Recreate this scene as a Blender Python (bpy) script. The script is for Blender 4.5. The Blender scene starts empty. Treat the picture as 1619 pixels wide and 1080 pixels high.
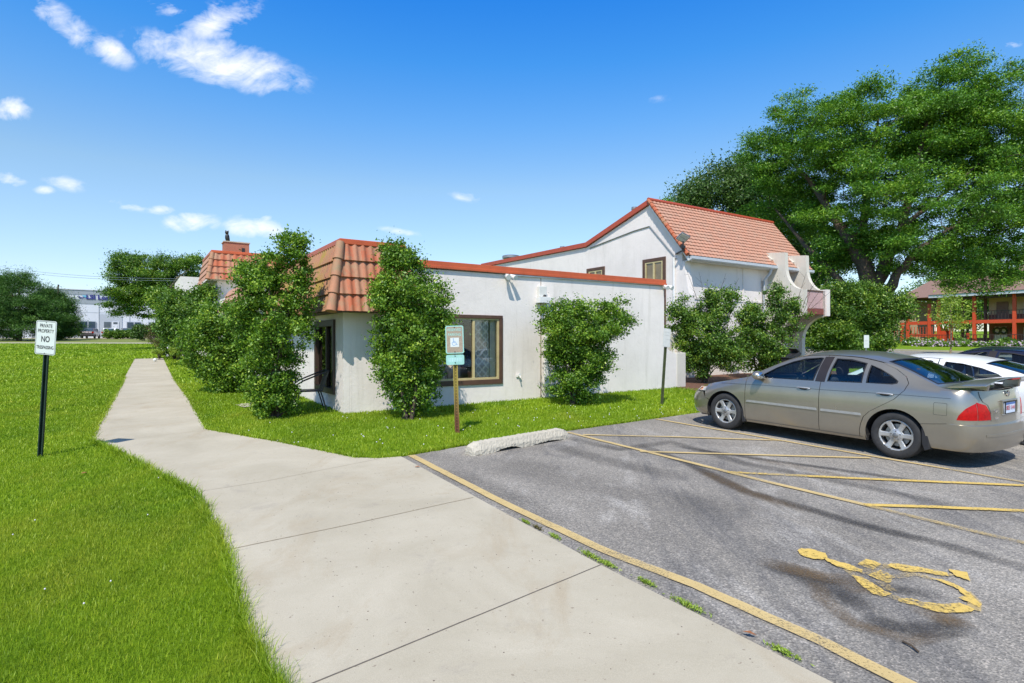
import bpy, bmesh, math, random
import numpy as np
from mathutils import Vector, Matrix, geometry
R = math.radians
random.seed(7); RNG = np.random.default_rng(11)
S = bpy.context.scene
C = S.collection
# ---------------------------------------------------------------- frames
CAM_Z = 1.75
F, CX, CY = 920.0, 810.0, 540.0
GA, GB = -.00257, .02221                     # slope of the ground
D1 = Vector((-.547, .837, 0)); D2 = Vector((.837, .547, 0))
ROT = math.atan2(.547, .837)                 # local x runs along the house fronts, local y away from the car park
def G(x, y): return GA*x + GB*y
def UV(u, v): return (D1.x*u + D2.x*v, D1.y*u + D2.y*v)
def Guv(u, v): return G(*UV(u, v))
def gp(px, py, dz=0.):
    k = (px-CX)/F; m = (CY-py)/F
    Y = CAM_Z/(GA*k+GB-m)
    x = k*Y
    return Vector((x, Y, G(x, Y)+dz))
def at(px, py, Y): return Vector(((px-CX)/F*Y, Y, CAM_Z+(CY-py)/F*Y))
# ---------------------------------------------------------------- materials
def nt(name):
    m = bpy.data.materials.new(name); m.use_nodes = True
    t = m.node_tree; t.nodes.clear()
    return m, t, t.nodes, t.links
def N(t, typ, **kw):
    n = t.nodes.new(typ)
    for k, v in kw.items():
        if k in n.inputs: n.inputs[k].default_value = v
        else: setattr(n, k, v)
    return n
def ramp(t, stops, src):
    n = t.nodes.new('ShaderNodeValToRGB'); e = n.color_ramp.elements
    while len(e) < len(stops): e.new(.5)
    for i, (p, c) in enumerate(stops):
        e[i].position = p; e[i].color = (*c, 1) if len(c) == 3 else c
    t.links.new(src, n.inputs[0]); return n
def mixc(t, fac, a, b, mode='MIX'):
    n = t.nodes.new('ShaderNodeMix'); n.data_type = 'RGBA'; n.blend_type = mode
    for i, s in ((0, fac), (6, a), (7, b)):
        if hasattr(s, 'is_output'): t.links.new(s, n.inputs[i])
        else: n.inputs[i].default_value = s if i == 0 else ((*s, 1) if len(s) == 3 else s)
    return n.outputs[2]
def noise(t, scale, detail=5, rough=.6, coord=None, dist=0.):
    n = N(t, 'ShaderNodeTexNoise'); n.inputs['Scale'].default_value = scale
    n.inputs['Detail'].default_value = detail; n.inputs['Roughness'].default_value = rough
    n.inputs['Distortion'].default_value = dist
    if coord is not None: t.links.new(coord, n.inputs['Vector'])
    return n.outputs['Fac']
def mapping(t, src, scale=(1,1,1), loc=(0,0,0), rot=(0,0,0)):
    n = t.nodes.new('ShaderNodeMapping'); n.inputs['Scale'].default_value = scale
    n.inputs['Location'].default_value = loc; n.inputs['Rotation'].default_value = rot
    t.links.new(src, n.inputs['Vector']); return n.outputs[0]
def mth(t, op, a, b=0., clamp=False):
    n = t.nodes.new('ShaderNodeMath'); n.operation = op; n.use_clamp = clamp
    for i, s in enumerate((a, b)):
        if hasattr(s, 'is_output'): t.links.new(s, n.inputs[i])
        else: n.inputs[i].default_value = s
    return n.outputs[0]
def bumpn(t, h, strength=.3, dist=.02):
    n = t.nodes.new('ShaderNodeBump'); n.inputs['Strength'].default_value = strength; n.inputs['Distance'].default_value = dist
    t.links.new(h, n.inputs['Height']); return n.outputs[0]
def finish(t, col, rough=.7, normal=None, metal=0., spec=.5, coat=0., alpha=None):
    p = t.nodes.new('ShaderNodeBsdfPrincipled'); o = t.nodes.new('ShaderNodeOutputMaterial')
    def put(name, s):
        if hasattr(s, 'is_output'): t.links.new(s, p.inputs[name])
        else: p.inputs[name].default_value = s
    put('Base Color', (*col, 1) if isinstance(col, tuple) and len(col) == 3 else col)
    put('Roughness', rough); put('Metallic', metal); put('Specular IOR Level', spec); put('Coat Weight', coat)
    if coat: p.inputs['Coat Roughness'].default_value = .06
    if normal is not None: t.links.new(normal, p.inputs['Normal'])
    if alpha is not None: put('Alpha', alpha)
    t.links.new(p.outputs[0], o.inputs[0]); return p
def objco(t): return t.nodes.new('ShaderNodeTexCoord').outputs['Object']
def geoco(t): return t.nodes.new('ShaderNodeNewGeometry').outputs['Position']
def simple(name, col, rough=.6, metal=0., var=.15, scale=6., bump=0., bscale=60., spec=.5, coat=0.):
    m, t, n, l = nt(name); co = geoco(t)
    f = noise(t, scale, 6, .65, co)
    dark = tuple(c*(1-var) for c in col); light = tuple(min(1, c*(1+var)) for c in col)
    c = ramp(t, [(.3, dark), (.7, light)], f).outputs[0]
    nm = bumpn(t, noise(t, bscale, 3, .6, co), bump, .01) if bump else None
    finish(t, c, rough, nm, metal, spec, coat); return m

M = {}
def stucco(name, base, dirt=.35):
    m, t, n, l = nt(name); co = geoco(t)
    big = noise(t, .7, 4, .6, co); mid = noise(t, 3.5, 6, .7, co)
    c = ramp(t, [(.3, tuple(x*.9 for x in base)), (.55, base), (.8, tuple(min(1, x*1.05) for x in base))], big).outputs[0]
    c = mixc(t, mth(t, 'MULTIPLY', ramp(t, [(.52, (0,0,0)), (.75, (1,1,1))], mid).outputs[0], .25), c, tuple(x*f for x, f in zip(base, (.78, .76, .70))))
    # streaks of dirt running down
    st = noise(t, 1., 5, .75, mapping(t, co, (5, 5, .35)))
    c = mixc(t, mth(t, 'MULTIPLY', ramp(t, [(.55, (0,0,0)), (.8, (1,1,1))], st).outputs[0], dirt), c, (.36, .33, .26))
    h = mth(t, 'ADD', noise(t, 9, 5, .65, co, .6), mth(t, 'MULTIPLY', noise(t, 60, 4, .6, co), .3))
    finish(t, c, .9, bumpn(t, h, .32, .02), spec=.25); return m
M['stucco'] = stucco('white_stucco', (.795, .73, .675), .38)
M['stucco_old'] = stucco('weathered_stucco', (.62, .58, .50), .85)
M['coping'] = simple('orange_coping_metal', (.50, .095, .028), .42, var=.12, scale=3)
M['coping2'] = simple('red_coping_metal', (.42, .07, .03), .45, var=.12)
def tile(name, a, b, moss, mossamt):
    m, t, n, l = nt(name); co = objco(t); att = t.nodes.new('ShaderNodeAttribute'); att.attribute_name = 'tint'
    c = mixc(t, att.outputs['Fac'], a, b)
    f = noise(t, 5, 7, .75, mapping(t, co, (2, 2, .8)))
    c = mixc(t, mth(t, 'MULTIPLY', ramp(t, [(.48, (0,0,0)), (.68, (1,1,1))], f).outputs[0], .6), c, (.23, .14, .10))
    g = noise(t, 1.6, 6, .7, co)
    c = mixc(t, mth(t, 'MULTIPLY', ramp(t, [(.5, (0,0,0)), (.66, (1,1,1))], g).outputs[0], mossamt), c, moss)
    finish(t, c, .75, bumpn(t, noise(t, 70, 4, .7, co), .25, .01), spec=.3); return m
M['tile'] = tile('clay_tile', (.45, .115, .052), (.43, .22, .135), (.33, .25, .15), .75)
M['tile_hip'] = tile('hip_clay_tile', (.43, .20, .115), (.40, .22, .14), (.28, .22, .13), .8)
M['tile_moss'] = tile('mossy_clay_tile', (.42, .19, .11), (.36, .21, .10), (.33, .235, .04), .95)
M['tile_far'] = tile('pale_clay_tile', (.50, .25, .165), (.45, .25, .175), (.42, .29, .21), .4)
M['mould'] = simple('black_mould', (.03, .027, .022), .9, var=.4)
M['trim'] = simple('brown_window_trim', (.095, .048, .03), .55, var=.25)
M['cream'] = simple('cream_window_frame', (.52, .43, .22), .45)
M['dark_trim'] = simple('dark_brown_frame', (.05, .03, .022), .5)
M['white_metal'] = simple('white_painted_metal', (.74, .73, .70), .4, var=.06)
M['gutter'] = simple('grey_gutter', (.50, .53, .56), .35, var=.12)
M['grey_metal'] = simple('grey_metal', (.30, .31, .31), .4, metal=.6)
M['black_metal'] = simple('black_metal', (.02, .02, .02), .45)
M['green_post'] = simple('dark_green_post', (.012, .03, .022), .45, var=.4)
M['olive_post'] = simple('olive_post', (.06, .075, .03), .55, var=.35)
def rusty():
    m, t, n, l = nt('rusty_yellow_post'); co = objco(t)
    sep = t.nodes.new('ShaderNodeSeparateXYZ'); l.new(co, sep.inputs[0])
    z = mth(t, 'ADD', sep.outputs[2], mth(t, 'MULTIPLY', noise(t, 8, 5, .7, co), .5))
    c = ramp(t, [(.45, (.17, .07, .03)), (1., (.32, .25, .05))], z).outputs[0]
    finish(t, c, .7); return m
M['rusty_post'] = rusty()
M['sign_white'] = simple('sign_white', (.62, .66, .64), .35, var=.07)
M['sign_faded'] = simple('sign_faded', (.66, .65, .60), .5, var=.08)
M['sign_black'] = simple('sign_black', (.015, .015, .015), .5)
M['sign_teal'] = simple('sign_teal', (.30, .56, .50), .5, var=.12)
M['sign_brown'] = simple('sign_faded_brown', (.34, .27, .20), .7, var=.3, scale=60)
M['sign_blue'] = simple('sign_pale_blue', (.22, .36, .58), .5)
M['sign_ghost'] = simple('sign_ghost_print', (.50, .50, .47), .5)
M['brick'] = None
def brick(name, a, b, mortar, sc=6.):
    m, t, n, l = nt(name); co = objco(t)
    sep = t.nodes.new('ShaderNodeSeparateXYZ'); l.new(co, sep.inputs[0])
    cmb = t.nodes.new('ShaderNodeCombineXYZ'); l.new(mth(t, 'ADD', sep.outputs[0], sep.outputs[1]), cmb.inputs[0]); l.new(sep.outputs[2], cmb.inputs[1])
    br = t.nodes.new('ShaderNodeTexBrick'); l.new(cmb.outputs[0], br.inputs['Vector'])
    br.inputs['Color1'].default_value = (*a, 1); br.inputs['Color2'].default_value = (*b, 1); br.inputs['Mortar'].default_value = (*mortar, 1)
    br.inputs['Scale'].default_value = sc; br.inputs['Mortar Size'].default_value = .015
    c = mixc(t, mth(t, 'MULTIPLY', noise(t, 9, 5, .7, co), .5), br.outputs[0], (.2, .1, .06))
    finish(t, c, .85); return m
M['brick'] = brick('red_brick', (.46, .15, .07), (.36, .12, .07), (.40, .33, .26))
M['brick_motel'] = brick('brown_red_brick', (.24, .075, .05), (.18, .06, .045), (.22, .15, .12), 4)
# asphalt
def asphalt():
    m, t, n, l = nt('asphalt'); co = geoco(t)
    big = noise(t, .35, 5, .6, mapping(t, co, (1, 1, 1), rot=(0, 0, .9)), .8)
    c = ramp(t, [(.25, (.185, .17, .147)), (.5, (.272, .251, .216)), (.75, (.38, .352, .305))], big).outputs[0]
    sw = noise(t, 1.3, 7, .72, mapping(t, co, (1, .22, 1), rot=(0, 0, -.58)), 1.1)
    c = mixc(t, mth(t, 'MULTIPLY', ramp(t, [(.5, (0,0,0)), (.64, (1,1,1))], sw).outputs[0], .5), c, (.085, .086, .092))
    lt = noise(t, 1.7, 7, .7, mapping(t, co, (1, .35, 1), (3, 1, 0), (0, 0, -.7)), .8)
    c = mixc(t, mth(t, 'MULTIPLY', ramp(t, [(.55, (0,0,0)), (.7, (1,1,1))], lt).outputs[0], .5), c, (.49, .465, .42))
    vor = t.nodes.new('ShaderNodeTexVoronoi'); vor.inputs['Scale'].default_value = 95.; l.new(co, vor.inputs['Vector'])
    sp = t.nodes.new('ShaderNodeSeparateColor'); l.new(vor.outputs['Color'], sp.inputs[0])
    s = ramp(t, [(0, (.45, .45, .46)), (.6, (1, 1, 1)), (.9, (1.45, 1.42, 1.38)), (1, (2.1, 2.0, 1.95))], sp.outputs[0]).outputs[0]
    c = mixc(t, .62, c, s, 'MULTIPLY')
    c = mixc(t, mth(t, 'MULTIPLY', ramp(t, [(.4, (1,1,1)), (.5, (0,0,0))], noise(t, 55, 4, .7, co)).outputs[0], .35), c, (.04, .04, .045))
    # fine hairline cracks
    w = t.nodes.new('ShaderNodeTexVoronoi'); w.feature = 'DISTANCE_TO_EDGE'; w.inputs['Scale'].default_value = .55
    l.new(mixc(t, .12, co, N(t, 'ShaderNodeTexNoise', Scale=2.5).outputs['Color'], 'LINEAR_LIGHT'), w.inputs['Vector'])
    c = mixc(t, mth(t, 'MULTIPLY', ramp(t, [(0, (1,1,1)), (.008, (0,0,0))], w.outputs['Distance']).outputs[0], .0), c, (.04, .04, .04))
    finish(t, c, .92, bumpn(t, vor.outputs['Distance'], .5, .008), spec=.25); return m
M['asphalt'] = asphalt()
def concrete(name, a, b, amt=.5):
    m, t, n, l = nt(name); co = geoco(t)
    c = ramp(t, [(.3, a), (.7, b)], noise(t, .8, 6, .65, co, .5)).outputs[0]
    s = noise(t, 1.6, 8, .7, mapping(t, co, (1, .5, 1), rot=(0,0,.4)), .9)
    c = mixc(t, mth(t, 'MULTIPLY', ramp(t, [(.53, (0,0,0)), (.72, (1,1,1))], s).outputs[0], amt*.7), c, (.37, .30, .20))
    d = noise(t, 2.3, 8, .75, co, .4)
    c = mixc(t, mth(t, 'MULTIPLY', ramp(t, [(.58, (0,0,0)), (.72, (1,1,1))], d).outputs[0], amt*.6), c, (.30, .265, .22))
    g = noise(t, 180, 3, .7, co)
    c = mixc(t, .5, c, ramp(t, [(.3, (.70,.70,.70)), (.7, (1.2,1.2,1.2))], g).outputs[0], 'MULTIPLY')
    sp = noise(t, 26, 2, .5, co)
    c = mixc(t, mth(t, 'MULTIPLY', ramp(t, [(.71, (0,0,0)), (.75, (1,1,1))], sp).outputs[0], .6), c, (.16, .12, .09))
    finish(t, c, .88, bumpn(t, noise(t, 120, 4, .7, co), .2, .005), spec=.25); return m
M['concrete'] = concrete('path_concrete', (.385, .342, .252), (.49, .442, .34), .85)
M['concrete_old'] = concrete('old_concrete', (.42, .38, .30), (.52, .48, .39), 1.)
M['rust'] = simple('rust', (.25, .10, .04), .9, var=.4, scale=30)
M['joint_tan'] = simple('faint_joint', (.27, .22, .15), .95, var=.3, scale=20)
M['joint'] = simple('joint_dirt', (.13, .11, .09), .95, var=.3, scale=20)
def grassmat(name, blades):
    m, t, n, l = nt(name); co = geoco(t)
    big = noise(t, .22, 4, .6, mapping(t, co, (1, .35, 1), rot=(0, 0, -.3)), .5)
    mid = noise(t, 1.4, 6, .7, co)
    a, b, c3 = (.115, .215, .010), (.195, .34, .015), (.29, .43, .026)
    c = ramp(t, [(.3, a), (.5, b), (.72, c3)], mth(t, 'ADD', mth(t, 'MULTIPLY', big, .55), mth(t, 'MULTIPLY', mid, .45))).outputs[0]
    pt = ramp(t, [(.5, (0,0,0)), (.66, (1,1,1))], noise(t, .55, 6, .7, mapping(t, co, (1, .5, 1), (5, 2, 0), (0, 0, -.5)), .6)).outputs[0]
    c = mixc(t, mth(t, 'MULTIPLY', pt, .45), c, (.30, .37, .035))
    pt = ramp(t, [(.55, (0,0,0)), (.7, (1,1,1))], noise(t, .9, 6, .7, mapping(t, co, (1, .4, 1), (9, 7, 0), (0, 0, -.5)), .6)).outputs[0]
    c = mixc(t, mth(t, 'MULTIPLY', pt, .55), c, (.075, .20, .012))
    if not blades: c = mixc(t, 1., c, (.80, .78, .78), 'MULTIPLY')
    if blades:
        c = mixc(t, 1., c, (1.40, 1.2, 1.1), 'MULTIPLY')
        at_ = t.nodes.new('ShaderNodeAttribute'); at_.attribute_name = 'tint'
        c = mixc(t, 1., c, ramp(t, [(0, (.55, .62, .5)), (.5, (1., 1., 1.)), (.85, (1.35, 1.25, 1.3)), (.97, (1.9, 1.45, 3.))], at_.outputs['Fac']).outputs[0], 'MULTIPLY')
        d = t.nodes.new('ShaderNodeBsdfDiffuse'); tr = t.nodes.new('ShaderNodeBsdfTranslucent'); gl = t.nodes.new('ShaderNodeBsdfGlossy')
        gl.inputs['Roughness'].default_value = .45; l.new(c, d.inputs[0]); l.new(c, tr.inputs[0]); gl.inputs[0].default_value = (.8, .9, .6, 1)
        m1 = t.nodes.new('ShaderNodeMixShader'); m1.inputs[0].default_value = .35; l.new(d.outputs[0], m1.inputs[1]); l.new(tr.outputs[0], m1.inputs[2])
        m2 = t.nodes.new('ShaderNodeMixShader'); m2.inputs[0].default_value = .035; l.new(m1.outputs[0], m2.inputs[1]); l.new(gl.outputs[0], m2.inputs[2])
        o = t.nodes.new('ShaderNodeOutputMaterial'); l.new(m2.outputs[0], o.inputs[0])
    else:
        f = noise(t, 22, 6, .75, mapping(t, co, (1, 1, .3)))
        c = mixc(t, 1., c, ramp(t, [(.3, (.55, .6, .5)), (.5, (.95, .95, .9)), (.75, (1.3, 1.2, 1.2))], f).outputs[0], 'MULTIPLY')
        finish(t, c, .95, bumpn(t, noise(t, 40, 5, .7, co), .8, .05), spec=.1)
    return m
M['lawn'] = grassmat('lawn', False); M['blades'] = grassmat('grass_blades', True)
M['dry'] = simple('dry_verge_grass', (.17, .20, .035), .95, var=.3, scale=1.5)
def leafmat(name, dark, mid, light, trans=.24, gloss=.03):
    m, t, n, l = nt(name)
    at_ = t.nodes.new('ShaderNodeAttribute'); at_.attribute_name = 'tint'
    c = ramp(t, [(0, dark), (.55, mid), (1, light)], at_.outputs['Fac']).outputs[0]
    d = t.nodes.new('ShaderNodeBsdfDiffuse'); tr = t.nodes.new('ShaderNodeBsdfTranslucent'); gl = t.nodes.new('ShaderNodeBsdfGlossy')
    gl.inputs['Roughness'].default_value = .5; l.new(c, d.inputs[0]); l.new(mixc(t, 1., c, (1.1, 1.25, .6), 'MULTIPLY'), tr.inputs[0]); gl.inputs[0].default_value = (1, 1, 1, 1)
    m1 = t.nodes.new('ShaderNodeMixShader'); m1.inputs[0].default_value = trans; l.new(d.outputs[0], m1.inputs[1]); l.new(tr.outputs[0], m1.inputs[2])
    m2 = t.nodes.new('ShaderNodeMixShader'); m2.inputs[0].default_value = gloss; l.new(m1.outputs[0], m2.inputs[1]); l.new(gl.outputs[0], m2.inputs[2])
    o = t.nodes.new('ShaderNodeOutputMaterial'); l.new(m2.outputs[0], o.inputs[0]); return m
M['leaf_bush'] = leafmat('bush_leaves', (.045, .115, .012), (.15, .29, .02), (.40, .52, .05))
M['leaf_tree'] = leafmat('locust_leaves', (.045, .135, .012), (.125, .285, .022), (.29, .45, .035))
M['leaf_dark'] = leafmat('dark_leaves', (.035, .085, .015), (.07, .145, .022), (.14, .22, .04), .2)
M['leaf_pine'] = leafmat('pine_needles', (.03, .085, .016), (.06, .145, .022), (.12, .23, .035), .15, .02)
M['leaf_mid'] = leafmat('shrub_leaves', (.04, .10, .014), (.115, .235, .022), (.34, .45, .05))
M['leaf_red'] = leafmat('bronze_leaves', (.08, .065, .025), (.14, .12, .04), (.22, .2, .06))
M['leaf_yel'] = leafmat('lime_leaves', (.16, .26, .03), (.28, .40, .04), (.45, .50, .08))
M['petal'] = simple('white_petals', (.75, .70, .74), .7)
M['petal_pink'] = simple('mauve_petals', (.45, .34, .42), .7, var=.3)
M['bark'] = simple('bark', (.085, .062, .042), .95, var=.45, scale=9, bump=.8, bscale=25)
M['bark_pale'] = simple('pale_bark', (.26, .20, .12), .9, var=.3, scale=9)
M['mulch'] = simple('bark_mulch', (.13, .06, .035), .95, var=.6, scale=30, bump=1., bscale=50)
def glass(name, tint, refl=.25, rough=.02):
    m, t, n, l = nt(name)
    tr = t.nodes.new('ShaderNodeBsdfTransparent'); tr.inputs[0].default_value = (*tint, 1)
    gl = t.nodes.new('ShaderNodeBsdfGlossy'); gl.inputs['Roughness'].default_value = rough
    lw = t.nodes.new('ShaderNodeLayerWeight'); lw.inputs[0].default_value = .35
    f = mth(t, 'ADD', mth(t, 'MULTIPLY', lw.outputs['Fresnel'], .9), refl, True)
    mx = t.nodes.new('ShaderNodeMixShader'); l.new(f, mx.inputs[0]); l.new(tr.outputs[0], mx.inputs[1]); l.new(gl.outputs[0], mx.inputs[2])
    o = t.nodes.new('ShaderNodeOutputMaterial'); l.new(mx.outputs[0], o.inputs[0]); return m
M['glass'] = glass('house_glass', (.94, .96, .95), .03)
M['glass_dark'] = glass('dark_glass', (.80, .82, .83), .06)
M['car_glass'] = glass('car_glass', (.80, .92, .89), .03)
M['rear_glass'] = glass('rear_window_glass', (.30, .36, .44), .12)
def curtain():
    m, t, n, l = nt('lace_curtain'); co = objco(t)
    w = t.nodes.new('ShaderNodeTexWave'); w.wave_profile = 'TRI'; w.inputs['Scale'].default_value = 2.2; l.new(mapping(t, co, (1, 1, 1), rot=(0, R(45), 0)), w.inputs[0])
    w2 = t.nodes.new('ShaderNodeTexWave'); w2.wave_profile = 'TRI'; w2.inputs['Scale'].default_value = 2.2; l.new(mapping(t, co, (1, 1, 1), rot=(0, R(-45), 0)), w2.inputs[0])
    f = mth(t, 'MAXIMUM', w.outputs['Fac'], w2.outputs['Fac'])
    c = ramp(t, [(.6, (.50, .50, .49)), (.85, (.85, .85, .83))], f).outputs[0]
    finish(t, c, .9); return m
M['curtain'] = curtain()
M['drape'] = simple('grey_drape', (.22, .20, .20), .9)
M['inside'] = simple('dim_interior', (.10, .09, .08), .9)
M['blind'] = simple('tan_blind', (.42, .33, .19), .8)
M['yellow'] = None
def paint(name, col, wear, cover=.9, sc=70):
    m, t, n, l = nt(name); co = geoco(t)
    f = noise(t, sc, 4, .75, co); g = noise(t, 1.7, 5, .7, co)
    a = ramp(t, [(wear-.07, (0,0,0)), (wear+.05, (1,1,1))], mth(t, 'ADD', mth(t, 'MULTIPLY', f, .55), mth(t, 'MULTIPLY', g, .45))).outputs[0]
    c = mixc(t, noise(t, 6, 5, .7, co), col, tuple(x*.72 for x in col))
    finish(t, c, .8, alpha=mth(t, 'MULTIPLY', a, cover)); return m
M['yellow'] = paint('yellow_line_paint', (.66, .49, .21), .435)
M['yellow_faded'] = paint('worn_yellow_paint', (.58, .43, .18), .50, .8)
M['yellow_bold'] = paint('bright_yellow_paint', (.72, .50, .12), .465, 1., 38)
def stain(name, col):
    m, t, n, l = nt(name); co = geoco(t); at_ = t.nodes.new('ShaderNodeAttribute'); at_.attribute_name = 'fade'
    f = ramp(t, [(.3, (0,0,0)), (.62, (1,1,1))], noise(t, 2.6, 8, .75, co, .4)).outputs[0]
    g = ramp(t, [(.35, (.25,.25,.25)), (.6, (1,1,1))], noise(t, 70, 3, .7, co)).outputs[0]
    a = mth(t, 'MULTIPLY', mth(t, 'MULTIPLY', at_.outputs['Fac'], mth(t, 'ADD', mth(t, 'MULTIPLY', f, .6), .4)), g, True)
    finish(t, col, .9, alpha=a); return m
M['stain_dark'] = stain('tar_stain', (.045, .042, .040)); M['stain_brown'] = stain('brown_stain', (.16, .105, .05))
# ---------------------------------------------------------------- mesh helpers
def newobj(name, me, mats=None, parent=None, loc=None):
    o = bpy.data.objects.new(name, me); C.objects.link(o)
    if mats is not None:
        for m in (mats if isinstance(mats, (list, tuple)) else [mats]): me.materials.append(M[m] if isinstance(m, str) else m)
    if parent is not None: o.parent = parent
    if loc is not None: o.location = loc
    return o
def tag(o, label=None, cat=None, group=None, kind=None):
    if label: o['label'] = label
    if cat: o['category'] = cat
    if group: o['group'] = group
    if kind: o['kind'] = kind
    return o
def empty(name, loc=(0,0,0), rz=0., label=None, cat=None, group=None):
    o = bpy.data.objects.new(name, None); C.objects.link(o); o.empty_display_size = .2
    o.location = loc; o.rotation_euler = (0, 0, rz); return tag(o, label, cat, group)
def copy_tree(o, parent=None):
    c = o.copy(); C.objects.link(c)
    if parent is not None: c.parent = parent
    for ch in [x for x in list(C.objects) if x.parent == o]: copy_tree(ch, c)
    return c
def on_ground(root, x, y, rz, dz=0.):
    n = Vector((-GA, -GB, 1)).normalized()
    q = n.to_track_quat('Z', 'Y').to_matrix().to_4x4()
    base = Matrix.Rotation(rz, 4, 'Z')
    ax = Vector((0, 0, 1)).rotation_difference(n).to_matrix().to_4x4()
    root.matrix_world = Matrix.Translation((x, y, G(x, y)+dz)) @ ax @ base
class MB:
    def __init__(s, off=(0,0,0)): s.v = []; s.f = []; s.mi = []; s.o = Vector(off); s.k = 0
    def add(s, vs, fs):
        b = len(s.v); s.v += [Vector(p)-s.o for p in vs]; s.f += [tuple(b+i for i in f) for f in fs]; s.mi += [s.k]*len(fs); return s
    def box(s, a, b):
        x0, x1 = sorted((a[0], b[0])); y0, y1 = sorted((a[1], b[1])); z0, z1 = sorted((a[2], b[2]))
        return s.add([(x0,y0,z0),(x1,y0,z0),(x1,y1,z0),(x0,y1,z0),(x0,y0,z1),(x1,y0,z1),(x1,y1,z1),(x0,y1,z1)],
              [(0,3,2,1),(4,5,6,7),(0,1,5,4),(1,2,6,5),(2,3,7,6),(3,0,4,7)])
    def prism(s, pts, axis, a, b):
        # pts: polygon in the two other axes, in order
        def mk(p, w):
            if axis == 0: return (w, p[0], p[1])
            if axis == 1: return (p[0], w, p[1])
            return (p[0], p[1], w)
        n = len(pts)
        vs = [mk(p, a) for p in pts]+[mk(p, b) for p in pts]
        fs = [tuple(range(n))[::-1], tuple(range(n, 2*n))]+[(i, (i+1) % n, n+(i+1) % n, n+i) for i in range(n)]
        return s.add(vs, fs)
    def tube(s, pts, rad, seg=8, cap=True):
        pts = [Vector(p) for p in pts]; n = len(pts)
        rad = [rad]*n if isinstance(rad, (int, float)) else rad
        vs = []; up = Vector((0, 0, 1))
        for i, p in enumerate(pts):
            d = (pts[min(i+1, n-1)]-pts[max(i-1, 0)]).normalized()
            a = d.cross(up)
            if a.length < .05: a = d.cross(Vector((1, 0, 0)))
            a.normalize(); b = d.cross(a)
            for k in range(seg):
                t = 2*math.pi*k/seg; vs.append(p+(a*math.cos(t)+b*math.sin(t))*rad[i])
        fs = [(i*seg+k, i*seg+(k+1) % seg, (i+1)*seg+(k+1) % seg, (i+1)*seg+k) for i in range(n-1) for k in range(seg)]
        if cap: fs += [tuple(range(seg))[::-1], tuple(range((n-1)*seg, n*seg))]
        return s.add(vs, fs)
    def lathe(s, prof, c=(0,0,0), seg=24, axis='z', cap=True):
        vs = []; n = len(prof)
        for r, h in prof:
            for k in range(seg):
                t = 2*math.pi*k/seg; x, y = r*math.cos(t), r*math.sin(t)
                vs.append(Vector(c)+Vector((x, y, h) if axis == 'z' else (x, h, y)))
        fs = [(i*seg+k, i*seg+(k+1) % seg, (i+1)*seg+(k+1) % seg, (i+1)*seg+k) for i in range(n-1) for k in range(seg)]
        if cap: fs += [tuple(range(seg)), tuple(range((n-1)*seg, n*seg))]
        return s.add(vs, fs)
    def ball(s, c, r, seg=12, rings=8):
        r = (r, r, r) if isinstance(r, (int, float)) else r
        vs = [(c[0]+r[0]*math.sin(math.pi*i/rings)*math.cos(2*math.pi*k/seg), c[1]+r[1]*math.sin(math.pi*i/rings)*math.sin(2*math.pi*k/seg), c[2]+r[2]*math.cos(math.pi*i/rings)) for i in range(rings+1) for k in range(seg)]
        return s.add(vs, [(i*seg+k, (i+1)*seg+k, (i+1)*seg+(k+1) % seg, i*seg+(k+1) % seg) for i in range(rings) for k in range(seg)])
    def build(s, name, mats, parent=None, smooth=False, bevel=0., seg=2, loc=None):
        me = bpy.data.meshes.new(name); me.from_pydata(s.v, [], s.f)
        me.polygons.foreach_set('material_index', s.mi)
        me.validate(); bm = bmesh.new(); bm.from_mesh(me); bmesh.ops.recalc_face_normals(bm, faces=bm.faces)
        if smooth:
            for f in bm.faces: f.smooth = True
            for e in bm.edges:
                if len(e.link_faces) == 2 and e.calc_face_angle(0) > .7: e.smooth = False
        bm.to_mesh(me); bm.free()
        o = newobj(name, me, mats, parent, loc)
        if bevel:
            m = o.modifiers.new('bevel', 'BEVEL'); m.width = bevel; m.segments = seg; m.limit_method = 'ANGLE'
        return o
def part(name, mat, parent, fn, off=(0,0,0), **kw):
    m = MB(off); fn(m); return m.build(name, mat, parent, **kw)
def npmesh(name, V, Fq, mat, parent=None, attr=None, smooth=False, loc=None):
    me = bpy.data.meshes.new(name); k = Fq.shape[1]
    me.vertices.add(len(V)); me.vertices.foreach_set('co', np.ascontiguousarray(V, dtype=np.float32).ravel())
    me.loops.add(Fq.size); me.polygons.add(len(Fq))
    me.loops.foreach_set('vertex_index', Fq.astype(np.int32).ravel())
    me.polygons.foreach_set('loop_start', np.arange(0, Fq.size, k, dtype=np.int32))
    if smooth: me.polygons.foreach_set('use_smooth', np.ones(len(Fq), dtype=bool))
    me.update(calc_edges=True)
    for nm, a in (attr or {}).items():
        me.attributes.new(nm, 'FLOAT', 'POINT').data.foreach_set('value', np.ascontiguousarray(a, dtype=np.float32))
    return newobj(name, me, mat, parent, loc)
def text_mesh(name, body, size, mat, parent, M4, extrude=.001, sx=1., bold=0.):
    cu = bpy.data.curves.new('t', 'FONT'); cu.body = body; cu.size = size; cu.align_x = 'CENTER'; cu.align_y = 'CENTER'; cu.extrude = extrude; cu.offset = bold
    t = bpy.data.objects.new('t', cu); C.objects.link(t); bpy.context.view_layer.update()
    dg = bpy.context.evaluated_depsgraph_get(); me = bpy.data.meshes.new_from_object(t.evaluated_get(dg)); bpy.data.objects.remove(t)
    me.transform(M4 @ Matrix.Diagonal((sx, 1, 1, 1))); me.materials.clear(); me.name = name
    return newobj(name, me, mat, parent)
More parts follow.
